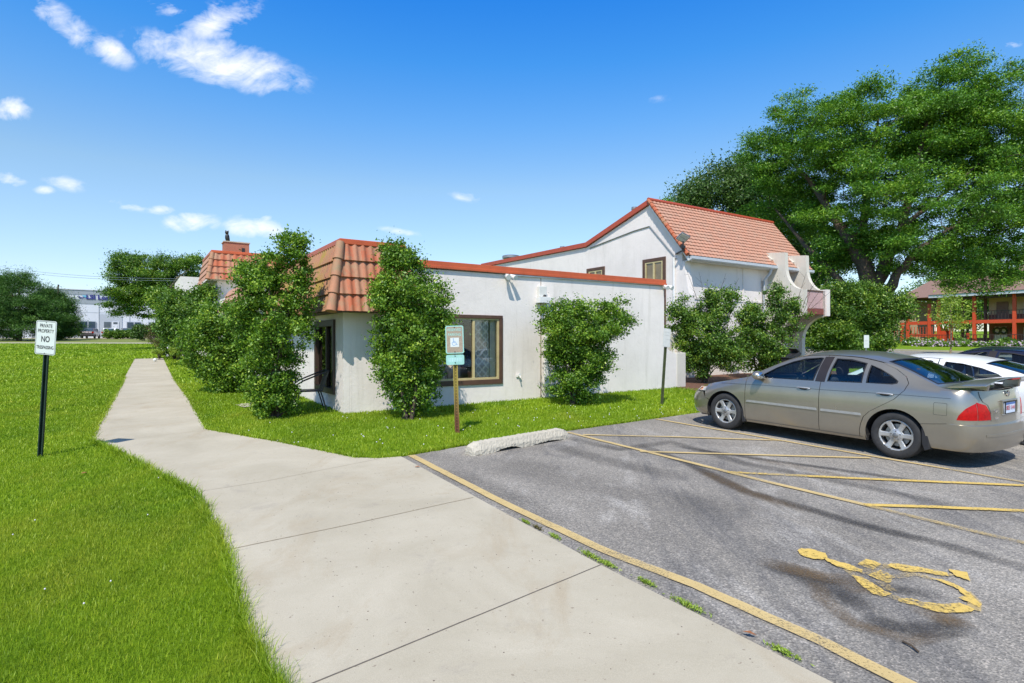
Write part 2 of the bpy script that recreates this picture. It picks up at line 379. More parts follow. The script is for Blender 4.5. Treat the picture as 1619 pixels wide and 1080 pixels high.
# ---------------------------------------------------------------- world, sun, camera
EL = R(55)
sdir = (D1*.70 + D2*.714); sdir = Vector((sdir.x, sdir.y, 0)).normalized()       # the way the light travels
travel = sdir*math.cos(EL) + Vector((0, 0, -math.sin(EL)))
w = bpy.data.worlds.new('World'); S.world = w; w.use_nodes = True
t = w.node_tree; t.nodes.clear()
sky = t.nodes.new('ShaderNodeTexSky'); sky.sky_type = 'NISHITA'; sky.sun_disc = False
sky.sun_elevation = EL; sky.sun_rotation = math.atan2(-sdir.x, -sdir.y); sky.air_density = 1.; sky.dust_density = .35; sky.ozone_density = 2.2
hs = t.nodes.new('ShaderNodeHueSaturation'); hs.inputs['Saturation'].default_value = 1.0; hs.inputs['Value'].default_value = 1.
t.links.new(sky.outputs[0], hs.inputs['Color'])
tc = t.nodes.new('ShaderNodeTexCoord'); sep = t.nodes.new('ShaderNodeSeparateXYZ'); t.links.new(tc.outputs['Generated'], sep.inputs[0])
ysafe = mth(t, 'MAXIMUM', sep.outputs[1], .02)
gx = mth(t, 'DIVIDE', sep.outputs[0], ysafe); gz = mth(t, 'DIVIDE', sep.outputs[2], ysafe)
cmb = t.nodes.new('ShaderNodeCombineXYZ'); t.links.new(gx, cmb.inputs[0]); t.links.new(gz, cmb.inputs[1])
n1 = noise(t, 7., 9, .62, mapping(t, cmb.outputs[0], (1, 1.7, 1), rot=(0, 0, .25)), 1.2)
n2 = noise(t, 24., 6, .6, mapping(t, cmb.outputs[0], (1, 1.5, 1)), .5)
nn = mth(t, 'ADD', mth(t, 'MULTIPLY', n1, .62), mth(t, 'MULTIPLY', n2, .38))
tot = None
for (px, py, rx, ry, ang, amp) in [(345,98,135,36,-14,1.2),(340,35,75,30,25,.95),(172,80,46,20,-28,.85),(105,38,90,22,-38,.75),(15,172,34,20,-10,.85),(103,290,34,12,-12,.62),(18,285,28,13,0,.72),
      (200,325,34,8,-12,.6),(255,332,26,8,0,.62),(303,351,44,16,0,.85),(402,360,48,18,-4,.95),(632,366,34,6,-8,.65),(1037,155,22,8,0,.22),(1602,72,26,8,10,.6),(740,312,30,8,-8,.5),(255,10,60,14,-15,.5),(70,300,18,8,0,.6),(420,345,14,7,0,.6)]:
    mp = t.nodes.new('ShaderNodeMapping'); mp.vector_type = 'TEXTURE'
    mp.inputs['Location'].default_value = ((px-CX)/F, (CY-py)/F, 0); mp.inputs['Rotation'].default_value = (0, 0, R(ang)); mp.inputs['Scale'].default_value = (rx/F, ry/F, 1)
    t.links.new(cmb.outputs[0], mp.inputs[0])
    ln = t.nodes.new('ShaderNodeVectorMath'); ln.operation = 'LENGTH'; t.links.new(mp.outputs[0], ln.inputs[0])
    e = mth(t, 'MULTIPLY', mth(t, 'SUBTRACT', 1.25, ln.outputs['Value'], True), amp)
    tot = e if tot is None else mth(t, 'MAXIMUM', tot, e)
dens = mth(t, 'ADD', mth(t, 'MULTIPLY', tot, .62), mth(t, 'MULTIPLY', mth(t, 'SUBTRACT', nn, .5), 2.6))
dens = mth(t, 'MULTIPLY', dens, mth(t, 'GREATER_THAN', tot, .001))
cm = ramp(t, [(.10, (0,0,0)), (.85, (1,1,1))], dens).outputs[0]
cm = mth(t, 'MULTIPLY', mth(t, 'MULTIPLY', cm, .9), mth(t, 'GREATER_THAN', sep.outputs[1], .03))
cm = mth(t, 'MULTIPLY', cm, mth(t, 'MULTIPLY', tot, 3., True))
CLOUDV = 7.6
grade = ramp(t, [(0, (.70, .72, .78)), (.10, (.74, .75, .80)), (.25, (.73, .82, .81)), (.347, (.44, .78, .99)), (.43, (.23, .72, 1.10)), (.51, (.12, .64, 1.18)), (.62, (.30, .6, .95)), (.8, (.62, .66, .76)), (1, (.72, .70, .72))], sep.outputs[2]).outputs[0]
skyd = mixc(t, 1., mixc(t, 1., hs.outputs[0], grade, 'MULTIPLY'), (1.42, 1.42, 1.42), 'MULTIPLY')
skyc = mixc(t, cm, skyd, (CLOUDV, CLOUDV, CLOUDV*1.01))
bg = t.nodes.new('ShaderNodeBackground'); bg.inputs[1].default_value = .13; t.links.new(skyc, bg.inputs[0])
ow = t.nodes.new('ShaderNodeOutputWorld'); t.links.new(bg.outputs[0], ow.inputs[0])
L = bpy.data.lights.new('sun', 'SUN'); L.energy = 4.3; L.angle = R(.5); L.color = (1, .945, .855)
so = bpy.data.objects.new('sun', L); C.objects.link(so); so.rotation_euler = travel.to_track_quat('-Z', 'Y').to_euler()
cam = bpy.data.cameras.new('camera'); co_ = bpy.data.objects.new('camera', cam); C.objects.link(co_)
cam.sensor_width = 36; cam.lens = 36*F/1619; cam.clip_start = .05; cam.clip_end = 2000
co_.location = (0, 0, CAM_Z); co_.rotation_euler = (R(90), 0, 0); S.camera = co_
cam.shift_x = (809.5-CX)/1619
S.view_settings.view_transform = 'Standard'; S.view_settings.look = 'None'; S.view_settings.gamma = 1; S.view_settings.exposure = .3
S.cycles.use_denoising = True; S.cycles.max_bounces = 8; S.cycles.transparent_max_bounces = 24; S.cycles.caustics_reflective = False; S.cycles.caustics_refractive = False
# ---------------------------------------------------------------- ground
def ground_poly(name, pts, mat, dz, parent=None, thick=0.):
    pts = [Vector((p[0], p[1], 0)) for p in pts]
    tris = geometry.tessellate_polygon([pts])
    vs = [(p.x, p.y, G(p.x, p.y)+dz) for p in pts]; n = len(vs)
    m = MB(); m.add(vs, [tuple(f) for f in tris])
    if thick:
        m.add([(x, y, z) for x, y, z in vs]+[(x, y, z-thick) for x, y, z in vs], [(i, (i+1) % n, n+(i+1) % n, n+i) for i in range(n)])
    return m.build(name, mat, parent)
B_ = 700
gm = MB(); n_ = 14
xs = [-B_+2*B_*i/n_ for i in range(n_+1)]; ys = [-60+(B_+60)*i/n_ for i in range(n_+1)]
gm.add([(x, y, G(x, y)) for y in ys for x in xs], [(j*(n_+1)+i, j*(n_+1)+i+1, (j+1)*(n_+1)+i+1, (j+1)*(n_+1)+i) for j in range(n_) for i in range(n_)])
tag(gm.build('lawn_ground', 'lawn'), kind='structure')
# the path
def smooth_edge(pts, amp, step=.08, seed=1):
    rr = random.Random(seed); out = []
    for a, b in zip(pts, pts[1:]):
        n = max(1, int((b-a).length/step)); d = (b-a).normalized(); nrm = Vector((-d.y, d.x, 0))
        for i in range(n): out.append(a.lerp(b, i/n)+nrm*rr.uniform(-amp, amp))
    out.append(pts[-1]); return out
leftpx = [(213,568),(196,600),(165,655),(142,697),(175,712),(240,745),(305,780),(322,805),(350,858),(362,900),(378,945),(392,1000),(415,1040),(440,1080),(475,1150)]
rightpx = [(258,567),(272,596),(298,632),(326,681),(440,701),(560,726),(600,727),(634,724)]
PL = smooth_edge([gp(*p) for p in leftpx], .012); PR = smooth_edge([gp(*p) for p in rightpx], .008, seed=2)
edge = [gp(634,724), gp(950,898), gp(1305,1080)]
d = (edge[2]-edge[0]).normalized(); lotfar = edge[2]+d*4.5
leftfar = PL[-1]+(gp(440,1080)-gp(392,1000)).normalized()*0+Vector((.9, -2.6, 0))
path_poly = PL + [leftfar, lotfar] + [edge[2], edge[1]] + PR[::-1]
path = ground_poly('path', path_poly, 'concrete', .022, thick=.05); tag(path, kind='structure')
def strip(name, pts, width, mat, dz, parent, jitter=0., seed=3, sub=.15, fade=None):
    rr = random.Random(seed); P = []
    for a, b in zip(pts, pts[1:]):
        n = max(1, int((b-a).length/sub)); P += [a.lerp(b, i/n) for i in range(n)]
    P.append(pts[-1]); V = []; Fc = []; A = []
    cols = [(-.5, 1), (.5, 1)] if fade is None else [(-.5, 0), (-.25, .75), (0, 1), (.25, .75), (.5, 0)]
    n = len(P); k = len(cols)
    for i, p in enumerate(P):
        q = P[min(i+1, n-1)]-P[max(i-1, 0)]; q.z = 0; q.normalize(); nr = Vector((-q.y, q.x, 0))
        e = 1 if fade is None else min(1, i/(n*.18+1e-6), (n-1-i)/(n*.18+1e-6)); j = rr.uniform(-jitter, jitter)
        for c, a in cols:
            r = p+nr*(c*width+j); V.append((r.x, r.y, G(r.x, r.y)+dz)); A.append(a*e*(fade or 1))
    for i in range(n-1):
        for c in range(k-1): Fc.append((i*k+c, i*k+c+1, (i+1)*k+c+1, (i+1)*k+c))
    return npmesh(name, np.array(V), np.array(Fc), mat, parent, {'fade': np.array(A)})
def pxs(*p): return [gp(*q) for q in p]
for i, (pp, wd) in enumerate([(((470,1098),(950,898)), .009), (((364,873),(560,832),(748,790)), .011), (((300,783),(420,764),(600,728)), .005), (((150,703),(240,692),(330,682)), .005), (((186,620),(290,618)), .006), (((200,596),(274,595)), .006)]):
    strip('joint', pxs(*pp), wd, 'joint' if i == 0 else 'joint_tan', .0245, path, .002, i)
# parking lot
e0, e1 = gp(634,724), gp(1105,653)
ev = (e1-e0).normalized()
far_ = [Vector((*UV(8.4, 27), 0)), Vector((*UV(30, 34), 0)), Vector((*UV(33, 53), 0)), Vector((*UV(-30, 53), 0)), Vector((*UV(-30, 8), 0))]
lot_poly = smooth_edge([e0, gp(738,705.5), gp(894,683), e1], .012, .1, 5) + far_ + [lotfar, edge[2], edge[1]]
lot = ground_poly('parking_lot', lot_poly, 'asphalt', .010); tag(lot, kind='structure')
# markings
for nm, pp, wd, mt in [('parking_line', ((650,722),(800,800),(960,876),(1100,930),(1300,1020),(1480,1110)), .10, 'yellow'),
    ('parking_line', ((897,685),(1050,723),(1200,761),(1367,801)), .085, 'yellow'), ('worn_parking_line', ((1367,801),(1460,824),(1619,862),(1800,905)), .085, 'yellow_faded'),
    ('parking_line', ((1037,664),(1200,692),(1400,727),(1500,744)), .075, 'yellow'), ('worn_parking_line', ((1500,744),(1619,765),(1760,790)), .075, 'yellow_faded'),
    ('hatch_line', ((922,689.3),(1060,692.5),(1236,698.5)), .075, 'yellow'), ('hatch_line', ((1012,716),(1180,721),(1376,726.5)), .08, 'yellow'),
    ('hatch_line', ((1150,749),(1350,759),(1619,770.5),(1700,774)), .085, 'yellow_bold'), ('hatch_line', ((1367,801.5),(1480,805),(1619,811),(1700,814)), .085, 'yellow_bold')]:
    strip(nm, pxs(*pp), wd, mt, .0215 if nm != 'hatch_line' else .0235, lot, .004)
def z6b(p): return gp(1160+p[0]/3.527, 780+p[1]/3.527)
sy = MB()
for poly in [[(352,335),(375,322),(440,325),(510,350),(525,375),(500,385),(440,380),(385,365)], [(500,372),(545,385),(620,405),(720,440),(715,460),(640,445),(560,415),(512,388)], [(690,410),(735,380),(825,408),(775,442)],
    [(655,472),(720,485),(790,525),(840,560),(890,580),(830,595),(770,575),(700,520)], [(745,470),(820,445),(900,480),(870,518),(800,495)], [(855,420),(880,405),(960,415),(1060,430),(1190,460),(1200,480),(1130,470),(1050,458),(940,450)],
    [(1195,440),(1300,455),(1318,505),(1240,480)], [(1100,490),(1160,495),(1230,520),(1330,580),(1350,610),(1380,640),(1370,655),(1310,625),(1250,600),(1290,590),(1240,545),(1170,515)],
    [(920,600),(990,605),(1060,625),(1180,635),(1260,628),(1345,665),(1330,680),(1180,685),(1100,672),(1030,650),(915,620)]]:
    pj = []; rj = random.Random(len(poly)+poly[0][0])
    for a_, b_ in zip(poly, poly[1:]+poly[:1]):
        for k_ in range(4): pj.append((a_[0]+(b_[0]-a_[0])*k_/4+rj.uniform(-4, 4), a_[1]+(b_[1]-a_[1])*k_/4+rj.uniform(-2.2, 2.2)))
    ps = [z6b(p) for p in pj]; tr = geometry.tessellate_polygon([ps]); sy.add([(p.x, p.y, p.z+.0225) for p in ps], [tuple(f) for f in tr])
sy.build('wheelchair_symbol', 'yellow_bold', lot)
for q_ in (((700,455),(780,440),(870,412)), ((895,480),(1000,462),(1110,492)), ((1290,560),(1345,620),(1340,668)), ((640,440),(690,480)), ((880,585),(925,610)), ((1190,465),(1215,475)), ((820,505),(880,560))):
    strip('worn_paint', [z6b(p) for p in q_], .07, 'yellow_faded', .0205, lot, .006)
for pp, wd, mt, al in [(((1000,700),(1090,735),(1177,778),(1273,805),(1358,831),(1486,862),(1619,900),(1750,938)), .22, 'stain_dark', 1.), (((1100,742),(1180,780),(1260,806),(1300,815)), .25, 'stain_brown', .7),
    (((880,690),(980,712),(1060,700),(1180,735),(1290,755),(1500,800),(1619,830)), .30, 'stain_dark', .6), (((1180,725),(1300,748),(1420,775)), .28, 'stain_brown', .4), (((1060,706),(1200,727),(1380,752),(1500,770)), .20, 'stain_dark', .9),
    (((1205,888),(1250,905),(1300,925),(1340,950),(1365,975)), .30, 'stain_dark', .9), (((1200,885),(1260,905),(1310,918),(1370,925)), .26, 'stain_brown', .9), (((1330,915),(1365,935),(1400,940)), .30, 'stain_brown', .8),
    (((1370,925),(1420,935),(1500,950)), .20, 'stain_dark', .9), (((1360,975),(1400,990),(1440,1000),(1500,998),(1525,985)), .24, 'stain_dark', 1.), (((1290,920),(1300,950),(1350,990),(1440,1018),(1510,1010)), .16, 'stain_brown', .7),
    (((1455,960),(1500,985),(1520,1000)), .26, 'stain_brown', .9), (((760,720),(900,760),(1100,800),(1250,840)), .9, 'stain_dark', .24), (((850,700),(1000,740),(1100,760)), .5, 'stain_dark', .45), (((690,740),(800,790),(900,850)), .6, 'stain_dark', .4)]:
    strip('stain', pxs(*pp), wd, mt, .0155 if mt == 'stain_dark' else .0185, lot, 0., fade=al)
# far walk and road beyond the left lawn
fw = ground_poly('far_path', [gp(-400,541.2), gp(236,542.2), gp(300,542.4), gp(300,543.9), gp(236,543.7), gp(-400,542.9)], 'concrete', .03); tag(fw, kind='structure')
fv = ground_poly('far_verge', [gp(-500,541.1), gp(330,542.1), gp(330,536.3), gp(-500,534.5)], 'dry', .012); tag(fv, kind='structure')
fl = ground_poly('far_road', [gp(-500,534.3), gp(330,536.1), gp(330,533.), gp(-500,531.5)], 'concrete', .012); tag(fl, kind='structure')
kerb = ground_poly('kerb', [Vector((*UV(33.2, 37), 0)), Vector((*UV(33.2, 53.2), 0)), Vector((*UV(-28, 53.2), 0)), Vector((*UV(-28, 53.6), 0)), Vector((*UV(33.8, 53.6), 0)), Vector((*UV(33.8, 37), 0))], 'concrete', .12, thick=.12); tag(kerb, kind='structure')
mb_ = ground_poly('mulch_bed', [Vector((*UV(u, v), 0)) for u, v in [(10.9,13.3),(10.0,14.),(9.7,16),(10,20),(10.5,24),(13,24.5),(14.2,20),(14.2,16),(13,14),(11.9,13.6)]], 'mulch', .02); tag(mb_, kind='structure')
dp = ground_poly('dirt_patch', [gp(372,641), gp(420,634), gp(470,632), gp(472,637), gp(430,640), gp(385,645)], 'joint', .018); tag(dp, kind='structure'); dp.data.materials[0] = M['concrete_old']
# ---------------------------------------------------------------- grass
def inpoly(X, Y, poly):
    r = np.zeros(X.shape, bool); n = len(poly)
    for i in range(n):
        x1, y1 = poly[i][0], poly[i][1]; x2, y2 = poly[(i+1) % n][0], poly[(i+1) % n][1]
        if y1 == y2: continue
        c = ((y1 > Y) != (y2 > Y)) & (X < (x2-x1)*(Y-y1)/(y2-y1)+x1); r ^= c
    return r
def blades(regions):
    XS = []; YS = []; SZ = []
    for (y0, y1, dens, h, wd) in regions:
        x0, x1 = -.95*y1-.3, .6*y1
        n = int((x1-x0)*(y1-y0)*dens)
        X = RNG.uniform(x0, x1, n); Y = RNG.uniform(y0, y1, n)
        keep = (X > -.92*Y-.25) & (X < .6*Y)
        keep &= ~inpoly(X, Y, path_poly) & ~inpoly(X, Y, lot_poly)
        U = D1.x*X+D1.y*Y; V = D2.x*X+D2.y*Y
        keep &= ~((U > 11.85) & (V > 3.65)) & ~((U > 10.2) & (V > 13.7) & (V < 24))
        X, Y = X[keep], Y[keep]; XS.append(X); YS.append(Y); k = len(X)
        SZ.append(np.stack([h*RNG.uniform(.5, 1.25, k), wd*RNG.uniform(.7, 1.3, k)], 1))
    return np.concatenate(XS), np.concatenate(YS), np.concatenate(SZ)
X, Y, SZ = blades([(2.1, 3.5, 13000, .030, .0025), (3.5, 5.5, 9500, .032, .0032), (5.5, 8, 5200, .035, .0046), (8, 12, 2300, .040, .0075), (12, 18, 800, .048, .013), (18, 32, 170, .065, .03), (32, 62, 45, .09, .07)])
# longer fringe along the edges of the path and car park
def fringe(poly, n, spread, side, h, yl=20):
    xs, ys = [], []
    seg = [(Vector(a), Vector(b)) for a, b in zip(poly, poly[1:]) if Vector(a).y < yl]; ln = np.array([(b-a).length*(1/max(2., a.y)) for a, b in seg]); pr = ln/ln.sum()
    for i in RNG.choice(len(seg), n, p=pr):
        a, b = seg[i]; dd = (b-a).normalized(); p = a.lerp(b, RNG.random())+Vector((-dd.y, dd.x, 0))*side*abs(RNG.normal(0, spread)); xs.append(p.x); ys.append(p.y)
    k = len(xs); yy = np.array(ys)
    return np.array(xs), yy, np.stack([h*RNG.uniform(.5, 1.6, k), np.clip(yy*.001, .0025, .012)], 1)
for a in (fringe(PL, 12000, .02, -1, .06), fringe(PL, 2600, .03, 1, .075), fringe(PR, 5000, .03, 1, .05), fringe(PR, 900, .02, -1, .05), fringe([Vector((p[0], p[1], 0)) for p in lot_poly[:60]], 5000, .03, 1, .05)):
    X = np.concatenate([X, a[0]]); Y = np.concatenate([Y, a[1]]); SZ = np.concatenate([SZ, a[2]])
n = len(X); Z = GA*X+GB*Y
th = RNG.uniform(0, 2*math.pi, n); lean = RNG.uniform(.1, .75, n)*SZ[:, 0]*np.where(SZ[:, 0] > .05, 1.4, 1.); la = RNG.uniform(0, 2*math.pi, n)
dx, dy = np.cos(th)*SZ[:, 1]/2, np.sin(th)*SZ[:, 1]/2; lx, ly = np.cos(la)*lean, np.sin(la)*lean
h = SZ[:, 0]
V = np.stack([np.stack([X-dx, Y-dy, Z], 1), np.stack([X+dx, Y+dy, Z], 1), np.stack([X+dx*.8+lx*.4, Y+dy*.8+ly*.4, Z+h*.6], 1), np.stack([X-dx*.8+lx*.4, Y-dy*.8+ly*.4, Z+h*.6], 1), np.stack([X+lx, Y+ly, Z+h], 1)], 1).reshape(-1, 3)
b = np.arange(n)[:, None]*5
Fq = np.concatenate([b+np.array([0, 1, 2]), b+np.array([0, 2, 3]), b+np.array([3, 2, 4])], 0)
tn = np.repeat(np.clip(RNG.normal(.45, .22, n)+ (RNG.random(n) > .985)*.5, 0, 1), 5)
go = npmesh('lawn_grass', V, Fq, 'blades', attr={'tint': tn}); tag(go, 'short mown green grass covering the lawns', 'grass', kind='stuff')
print('blades', n)
# clover flowers scattered in the lawn
cx = RNG.uniform(-4.5, 1.5, 900); cy = RNG.uniform(2.6, 13, 900)
k = ~inpoly(cx, cy, path_poly) & ~inpoly(cx, cy, lot_poly) & ((D1.x*cx+D1.y*cy) < 11.6); cx, cy = cx[k], cy[k]
cf = MB()
for x, y in list(zip(cx, cy))[:70]+[(gp(px, py).x, gp(px, py).y) for px, py in zip(RNG.uniform(930, 1085, 35), RNG.uniform(622, 668, 35)) if py > 655-(px-1105)*.15-30 and py < 655-(px-1105)*.15-4]: cf.ball((x, y, G(x, y)+.04), .009 if y > 8 else .006, 6, 4)
o = cf.build('clover_flowers', 'petal'); tag(o, 'tiny white clover heads dotted through the lawn', 'clover', kind='stuff')
# ---------------------------------------------------------------- foliage
def foliage(name, C0, size, aspect, mat, parent, up=.5, tint=None):
    n = len(C0)
    nr = RNG.normal(size=(n, 3))*.8; nr[:, 2] += up; nr /= np.linalg.norm(nr, axis=1)[:, None]
    tt = RNG.normal(size=(n, 3)); tt -= nr*(tt*nr).sum(1)[:, None]; tt /= np.linalg.norm(tt, axis=1)[:, None]
    bb = np.cross(nr, tt); s = (size*RNG.uniform(.6, 1.35, n))[:, None]
    V = np.stack([C0-tt*s*.5, C0+bb*s*aspect*.5-nr*s*.08, C0+tt*s*.5, C0-bb*s*aspect*.5-nr*s*.08], 1).reshape(-1, 3)
    b = np.arange(n)[:, None]*4
    tn = np.clip(RNG.normal(.45, .22, n), 0, 1) if tint is None else tint
    return npmesh(name, V, b+np.array([0, 1, 2, 3]), mat, parent, {'tint': np.repeat(tn, 4)})
def ell_px(e, Y, depth=1.):
    """ellipsoid from its size in view at distance Y -> centre, radii in metres"""
    px, py, rx, ry = e[:4]; yy = Y+(e[4] if len(e) > 4 else 0)
    c = at(px, py, yy); return (np.array(c), np.array([rx/F*yy, rx/F*yy*depth, ry/F*yy]))
def plant(name, base, ells, label, cat, group, mat, nclump, clump_r, nleaf, lsize, laspect=.5, bark='bark', stems=1, stem_r=.05, up=.5, flat=.7, shell=.35, trunkpts=None, crown='crown', twig=True, tipfrac=0., flower=None, gmin=.05):
    root = empty(name, base, 0, label, cat, group); bz = np.array(base)
    vol = np.array([e[1].prod() for e in ells]); pr = vol**.75/(vol**.75).sum()
    cl = []
    guard = 0
    while len(cl) < nclump and guard < nclump*20:
        guard += 1
        c, r = ells[RNG.choice(len(ells), p=pr)]
        d_ = RNG.normal(size=3); d_ /= np.linalg.norm(d_); q = c+d_*r*(shell+(1-shell)*RNG.random()**.6)
        if q[2] < G(q[0], q[1])+gmin+clump_r*.3: continue
        cl.append(q)
    cl = np.array(cl)
    # skeleton
    tp = [bz] if trunkpts is None else [np.array(p) for p in trunkpts]
    nodes = []; 
    tb = MB(base)
    if trunkpts is not None:
        for chain in ([trunkpts] if not isinstance(trunkpts[0], list) else trunkpts):
            m_ = len(chain); rs = [p[3] for p in chain]
            P = []; RR = []
            for i in range(m_-1):
                a, b = np.array(chain[i][:3]), np.array(chain[i+1][:3])
                for s_ in range(4): P.append(a+(b-a)*s_/4+RNG.normal(size=3)*rs[i]*.12); RR.append(rs[i]+(rs[i+1]-rs[i])*s_/4)
            P.append(np.array(chain[-1][:3])); RR.append(rs[-1])
            tb.tube([Vector(p) for p in P], RR, 10)
            nodes += [(p, r) for p, r in zip(P, RR)]
    else:
        for i in range(stems):
            a = 2*math.pi*i/max(1, stems); top = cl[RNG.integers(len(cl))]; ln = RNG.uniform(.55, .85)
            p0 = bz+np.array([math.cos(a), math.sin(a), 0])*stem_r*1.6*(stems > 1); p2 = bz+(top-bz)*ln; p1 = (p0+p2)/2+np.array([0, 0, .12*abs(p2[2]-p0[2])])
            P = [p0+(p1-p0)*s for s in (0, .5)]+[p1+(p2-p1)*s for s in (0, .5, 1)]; P = [p+RNG.normal(size=3)*stem_r*.5 for p in P]; P[0][2] = bz[2]-.05
            rr = [stem_r, stem_r*.85, stem_r*.65, stem_r*.5, stem_r*.3]; tb.tube([Vector(p) for p in P], rr, 6)
            nodes += list(zip(P, rr))
    if twig:
        order = np.argsort(np.linalg.norm(cl-bz, axis=1)); NP = np.array([p for p, r in nodes]); NR = np.array([r for p, r in nodes])
        for i in order:
            q = cl[i]; dd = np.linalg.norm((NP-q)*np.array([1, 1, 1.3]), axis=1)+np.where(NP[:, 2] > q[2], .6*(NP[:, 2]-q[2]), 0)
            j = dd.argmin(); p = NP[j]; r0 = NR[j]*.62; r1 = max(r0*.35, stem_r*.05)
            mid = (p+q)/2+np.array([0, 0, .10*np.linalg.norm(q-p)])+RNG.normal(size=3)*np.linalg.norm(q-p)*.05
            tb.tube([Vector(p), Vector(mid), Vector(q)], [r0, (r0+r1)/2, r1], 5, False)
            NP = np.vstack([NP, mid, q]); NR = np.append(NR, [(r0+r1)/2, r1])
    tb.build('trunk' if trunkpts is not None else 'stem', bark, root, smooth=True)
    per = max(1, nleaf//len(cl)); cr = clump_r*RNG.uniform(.55, 1.35, len(cl))
    rep = np.repeat(np.arange(len(cl)), (per*(cr/clump_r)**1.5).astype(int)+1)
    L_ = cl[rep]+RNG.normal(size=(len(rep), 3))*cr[rep][:, None]*.55*np.array([1, 1, flat])
    if tipfrac:
        k = RNG.random(len(rep)) < tipfrac; s = RNG.random(k.sum())
        out = cl[rep[k]]-np.mean(cl, axis=0); out /= np.linalg.norm(out, axis=1)[:, None]+1e-6; out[:, 2] += .3
        L_[k] += out*(s*clump_r*1.1)[:, None]
    kk = L_[:, 2] > GA*L_[:, 0]+GB*L_[:, 1]+.03; L_ = L_[kk]; rep = rep[kk]
    ct = RNG.normal(0, .13, len(cl)); dist_ = np.linalg.norm((L_-cl[rep])/cr[rep][:, None], axis=1)
    tn = np.clip(RNG.normal(.40, .2, len(L_))+ct[rep]+(RNG.random(len(L_)) > .93)*.35, 0, 1)
    foliage(crown, L_-bz, lsize, laspect, mat, root, up, tn)
    if flower:
        k = RNG.choice(len(L_), flower[1]); fl = L_[k]+(L_[k]-cl.mean(0))*.08
        m_ = MB(base)
        for p in fl: m_.ball(p, flower[2]*RNG.uniform(.6, 1.2), 6, 4)
        m_.build('blossoms', flower[0], root)
    return root
# ---------------------------------------------------------------- white buildings; parts are written in (v, u, z) and hang on a root turned to that frame
ZC = CAM_Z
def bframe(name, v, u, label, cat, group=None):
    z = Guv(u, v); x, y = UV(u, v)
    r = empty(name, (x, y, z), ROT, label, cat, group); return r, (v, u, z)
def solve_u(px, u):            # where a sight line meets the plane u = const -> v and distance
    k = (px-CX)/F; Y = u/(D1.x*k+D1.y); return (D2.x*k+D2.y)*Y, Y
def zat(py, Y): return ZC+(CY-py)/F*Y
def tile_face(name, mat, parent, off, A, B, C_, D_, courses, period, amp=.028, step=.045, dv=.03, phase=0.):
    """A,B lower corners, D_,C_ upper corners; rolls run up the slope, courses step out"""
    A, B, C_, D_ = [Vector(p) for p in (A, B, C_, D_)]
    nrm = (B-A).cross(D_-A).normalized(); along = (B-A).normalized()
    w_ = max((B-A).length, (C_-D_).length); ni = max(4, int(w_/dv))
    ts = []
    for c in range(courses):
        for s in (.0, .25, .5, .75, .985): ts.append(((c+s)/courses, c, s))
    V = []; Fq = []; tn = []
    for (tt, c, s) in ts:
        l, r = A.lerp(D_, tt), B.lerp(C_, tt)
        for i in range(ni+1):
            p = l.lerp(r, i/ni); sx = (p-A).dot(along)
            ph = (sx/period+phase) % 1
            hgt = amp*(math.sin(math.pi*min(1, ph/.62)) if ph < .62 else -.25*math.sin(math.pi*(ph-.62)/.38))
            q = p+nrm*(hgt+step*(1-s)); q = q-(D_-A).normalized()*(.012*math.sin(math.pi*min(1, ph/.62)) if s == 0 else 0)
            V.append(tuple(q-Vector(off))); random.seed(int(sx/period+phase)*31+c*7+len(name)); tn.append(random.random())
    R_ = len(ts)
    for j in range(R_-1):
        for i in range(ni): Fq.append((j*(ni+1)+i, j*(ni+1)+i+1, (j+1)*(ni+1)+i+1, (j+1)*(ni+1)+i))
    o = npmesh(name, np.array(V), np.array(Fq), mat, parent, {'tint': np.array(tn)}, smooth=True)
    bm = bmesh.new(); bm.from_mesh(o.data)
    for e in bm.edges:
        if len(e.link_faces) == 2 and e.calc_face_angle(0) > .8: e.smooth = False
    bm.to_mesh(o.data); bm.free(); return o
def hip(name, mat, parent, off, p0, p1, r=.075, n=4):
    m = MB(off); p0, p1 = Vector(p0), Vector(p1)
    for i in range(n):
        a, b = p0.lerp(p1, i/n), p0.lerp(p1, (i+1)/n+.01); m.tube([a, b], [r*1.28, r*.98], 12)
    return m.build(name, mat, parent, smooth=True)
def window(parent, off, u, v0, v1, z0, z1, fw=.10, mull=(.42,), inner='cream', outer='trim', glassm='glass', sill=False):
    """window in a wall facing -u"""
    f = MB(off)
    for a, b in (((v0, z0), (v1, z0+fw)), ((v0, z1-fw*.7), (v1, z1)), ((v0, z0+fw), (v0+fw*.8, z1-fw*.7)), ((v1-fw*.8, z0+fw), (v1, z1-fw*.7))):
        f.box((a[0], u-.035, a[1]), (b[0], u+.10, b[1]))
    fr = f.build('window', outer, parent, bevel=.006)
    a0, a1, b0, b1 = v0+fw*.8, v1-fw*.8, z0+fw, z1-fw*.7; iw = .05
    f = MB(off)
    f.box((a0, u-.005, b0), (a1, u+.08, b0+iw)); f.box((a0, u-.005, b1-iw*.7), (a1, u+.08, b1)); f.box((a0, u-.005, b0+iw), (a0+iw*.8, u+.08, b1-iw*.7)); f.box((a1-iw, u-.005, b0+iw), (a1, u+.08, b1-iw*.7))
    for mm in mull:
        c = a0+(a1-a0)*mm; f.box((c-.03, u-.001, b0+iw), (c+.03, u+.075, b1-iw*.7))
    f.build('frame', inner, fr)
    g = MB(off); g.box((a0+.01, u+.03, b0+.01), (a1-.01, u+.036, b1-.01)); g.build('pane', glassm, fr)
    return fr, (a0, a1, b0, b1)
